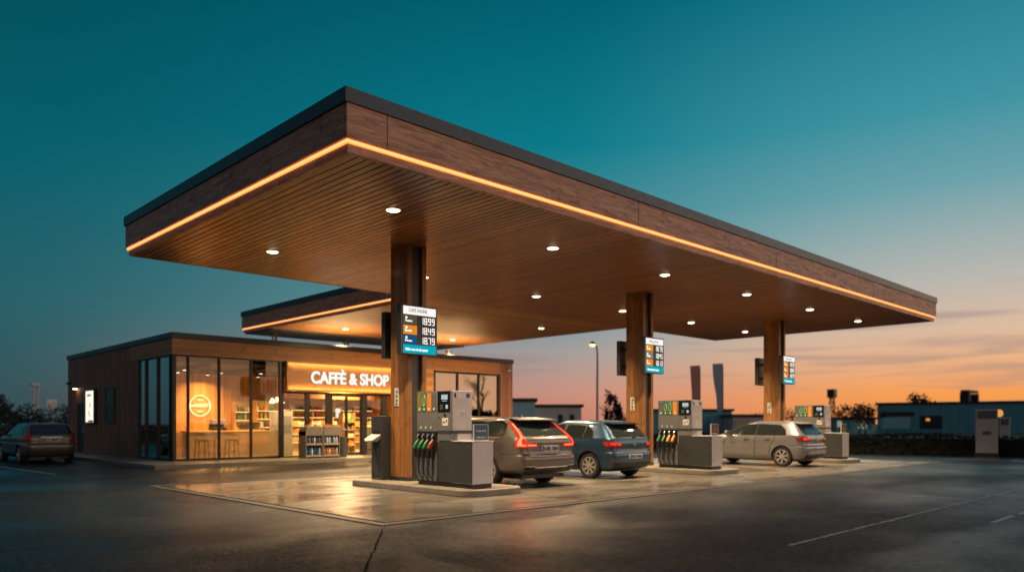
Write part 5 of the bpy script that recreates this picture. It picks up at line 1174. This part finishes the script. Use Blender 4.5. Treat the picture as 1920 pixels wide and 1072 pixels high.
for px, d, z, lb in ((1873, 36, 1.75, 'amber marker lamp behind the pale pylons'), (1575, 60, 1.2, 'pale yellow lamp glowing near the farthest pump')):
    x, y = at(px, d); t = thing('marker_lamp', (x, y, -.02), lb, 'lamp post'); MB().tube([(x, y, -.02), (x, y, z)], .04, 6).build('post', 'steel', t); k = MB(); k.lathe([(.05, 0), (.16, .06), (.18, .2), (.14, .32), (.04, .36)], (x, y, z), seg=12); k.build('lamp', 'bokeh1' if px > 1800 else 'bokeh2', t, smooth=True)

# ------------------------------------------------------------------ world: dusk sky
W = bpy.data.worlds.new('World'); S.world = W; W.use_nodes = True; nt = W.node_tree; nt.nodes.clear()
out = nt.nodes.new('ShaderNodeOutputWorld'); bg = nt.nodes.new('ShaderNodeBackground')
g = N(nt, 'ShaderNodeTexCoord'); nz_ = N(nt, 'ShaderNodeVectorMath', operation='NORMALIZE'); L(nt, g.outputs['Generated'], nz_.inputs[0]); sep = N(nt, 'ShaderNodeSeparateXYZ'); L(nt, nz_.outputs[0], sep.inputs[0])
el = math_(nt, 'MULTIPLY', math_(nt, 'ARCSINE', math_(nt, 'MAXIMUM', sep.outputs[2], 0.)), 2 / math.pi)      # 0 horizon .. 1 zenith
hx = math_(nt, 'SQRT', math_(nt, 'ADD', math_(nt, 'MULTIPLY', sep.outputs[0], sep.outputs[0]), math_(nt, 'MULTIPLY', sep.outputs[1], sep.outputs[1])))
SA = R(-9.)
ca = math_(nt, 'DIVIDE', math_(nt, 'ADD', math_(nt, 'MULTIPLY', sep.outputs[0], math.cos(SA)), math_(nt, 'MULTIPLY', sep.outputs[1], math.sin(SA))), math_(nt, 'MAXIMUM', hx, .001))
def e_(deg): return deg / 90.
def srgb(r, g_, b): return tuple((c / 255 / 12.92 if c / 255 <= .04045 else ((c / 255 + .055) / 1.055) ** 2.4) for c in (r, g_, b))
warm = ramp(nt, el, [(0., srgb(244, 148, 72)), (e_(2), srgb(247, 158, 82)), (e_(4), srgb(238, 178, 128)), (e_(6.2), srgb(220, 187, 160)), (e_(9.4), srgb(186, 183, 175)), (e_(12.5), srgb(152, 173, 174)), (e_(15.5), srgb(108, 162, 171)), (e_(20), srgb(64, 147, 162)), (e_(29), srgb(12, 116, 136)), (e_(45), srgb(62, 84, 100)), (1., srgb(58, 68, 86))])
mid = ramp(nt, el, [(0., srgb(202, 130, 108)), (e_(2.2), srgb(205, 146, 127)), (e_(5.2), srgb(170, 160, 156)), (e_(8), srgb(116, 154, 160)), (e_(13), srgb(72, 144, 153)), (e_(20), srgb(10, 124, 139)), (e_(30), srgb(0, 94, 110)), (e_(45), srgb(58, 80, 98)), (1., srgb(58, 68, 86))])
cool = ramp(nt, el, [(0., srgb(50, 72, 78)), (e_(3), srgb(50, 86, 92)), (e_(8), srgb(38, 96, 105)), (e_(16), srgb(8, 95, 108)), (e_(28), srgb(0, 78, 92)), (e_(33), srgb(4, 76, 92)), (e_(48), srgb(58, 74, 92)), (1., srgb(58, 68, 86))])
back = ramp(nt, el, [(0., srgb(84, 74, 80)), (e_(8), srgb(118, 92, 98)), (e_(18), srgb(104, 92, 106)), (e_(40), srgb(66, 76, 94)), (1., srgb(58, 68, 86))])
f1 = mr(nt, ca, math.cos(R(52)), math.cos(R(20)), 0, 1, True); f2 = mr(nt, ca, math.cos(R(91)), math.cos(R(42)), 0, 1, True)
f3 = mr(nt, ca, math.cos(R(165)), math.cos(R(126)), 1, 0, True)
col = mixc(nt, f1, mixc(nt, f2, mixc(nt, f3, cool, back), mid), warm)
# thin streaks of cloud low over the horizon
mp = N(nt, 'ShaderNodeMapping'); mp.inputs['Scale'].default_value = (2.2, 2.2, 34); L(nt, nz_.outputs[0], mp.inputs[0])
cl = noise(nt, mp.outputs[0], 1.6, 5, .5, .3)
cf = math_(nt, 'MULTIPLY', mr(nt, cl, .53, .68, 0, 1, True), math_(nt, 'MULTIPLY', mr(nt, el, e_(.6), e_(2.5), 0, 1, True), mr(nt, el, e_(7), e_(11), 1, 0, True)))
col = mixc(nt, math_(nt, 'MULTIPLY', math_(nt, 'MULTIPLY', cf, f2), .5), col, srgb(152, 134, 134))
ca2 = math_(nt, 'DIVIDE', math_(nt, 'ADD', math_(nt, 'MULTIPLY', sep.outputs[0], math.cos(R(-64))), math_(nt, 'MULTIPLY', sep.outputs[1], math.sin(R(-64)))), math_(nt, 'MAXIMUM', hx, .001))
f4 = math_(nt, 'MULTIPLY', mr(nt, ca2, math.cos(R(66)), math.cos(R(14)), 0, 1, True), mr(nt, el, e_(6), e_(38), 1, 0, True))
glow = ramp(nt, el, [(0., (2.0, 1.0, .48)), (e_(6), (1.9, 1.0, .52)), (e_(12), (1.5, 1.28, 1.15)), (e_(30), (1.1, 1.15, 1.2))])  # added sky glow outside the view, brightens faces turned to -Y
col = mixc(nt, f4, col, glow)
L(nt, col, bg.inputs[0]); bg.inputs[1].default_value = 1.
sk = N(nt, 'ShaderNodeTexSky'); sk.sky_type = 'NISHITA'; sk.sun_disc = False; sk.sun_elevation = R(.4); sk.sun_rotation = R(90) - SA
bg2 = nt.nodes.new('ShaderNodeBackground'); L(nt, sk.outputs[0], bg2.inputs[0]); bg2.inputs[1].default_value = .0015
ad = nt.nodes.new('ShaderNodeAddShader'); L(nt, bg.outputs[0], ad.inputs[0]); L(nt, bg2.outputs[0], ad.inputs[1]); L(nt, ad.outputs[0], out.inputs[0])
sl = bpy.data.lights.new('sun', 'SUN'); sl.energy = .2; sl.angle = R(75); sl.color = (1., .74, .58); so = bpy.data.objects.new('sun', sl); C.objects.link(so)
so.rotation_euler = Vector((-math.cos(R(-56)), -math.sin(R(-56)), -math.tan(R(9)))).to_track_quat('-Z', 'Y').to_euler()

# ------------------------------------------------------------------ camera and output
cd = bpy.data.cameras.new('camera'); co = bpy.data.objects.new('camera', cd); C.objects.link(co); S.camera = co
co.location = (0, 0, HC); co.rotation_euler = (R(90), 0, -(math.pi / 2 - _a)); cd.sensor_width = 36.; cd.lens = 36 * FX / 1920; cd.shift_y = (HZ - 536) / 1920; cd.clip_start = .05; cd.clip_end = 3000
cd.dof.use_dof = True; cd.dof.focus_distance = 14.; cd.dof.aperture_fstop = .56
S.view_settings.view_transform = 'Standard'; S.view_settings.look = 'None'; S.view_settings.exposure = 0.; S.view_settings.gamma = 1.
S.render.engine = 'CYCLES'; S.cycles.use_denoising = True; S.cycles.max_bounces = 8; S.cycles.diffuse_bounces = 3; S.cycles.glossy_bounces = 4; S.cycles.transparent_max_bounces = 12; S.cycles.sample_clamp_indirect = 6.; S.cycles.caustics_reflective = False; S.cycles.caustics_refractive = False
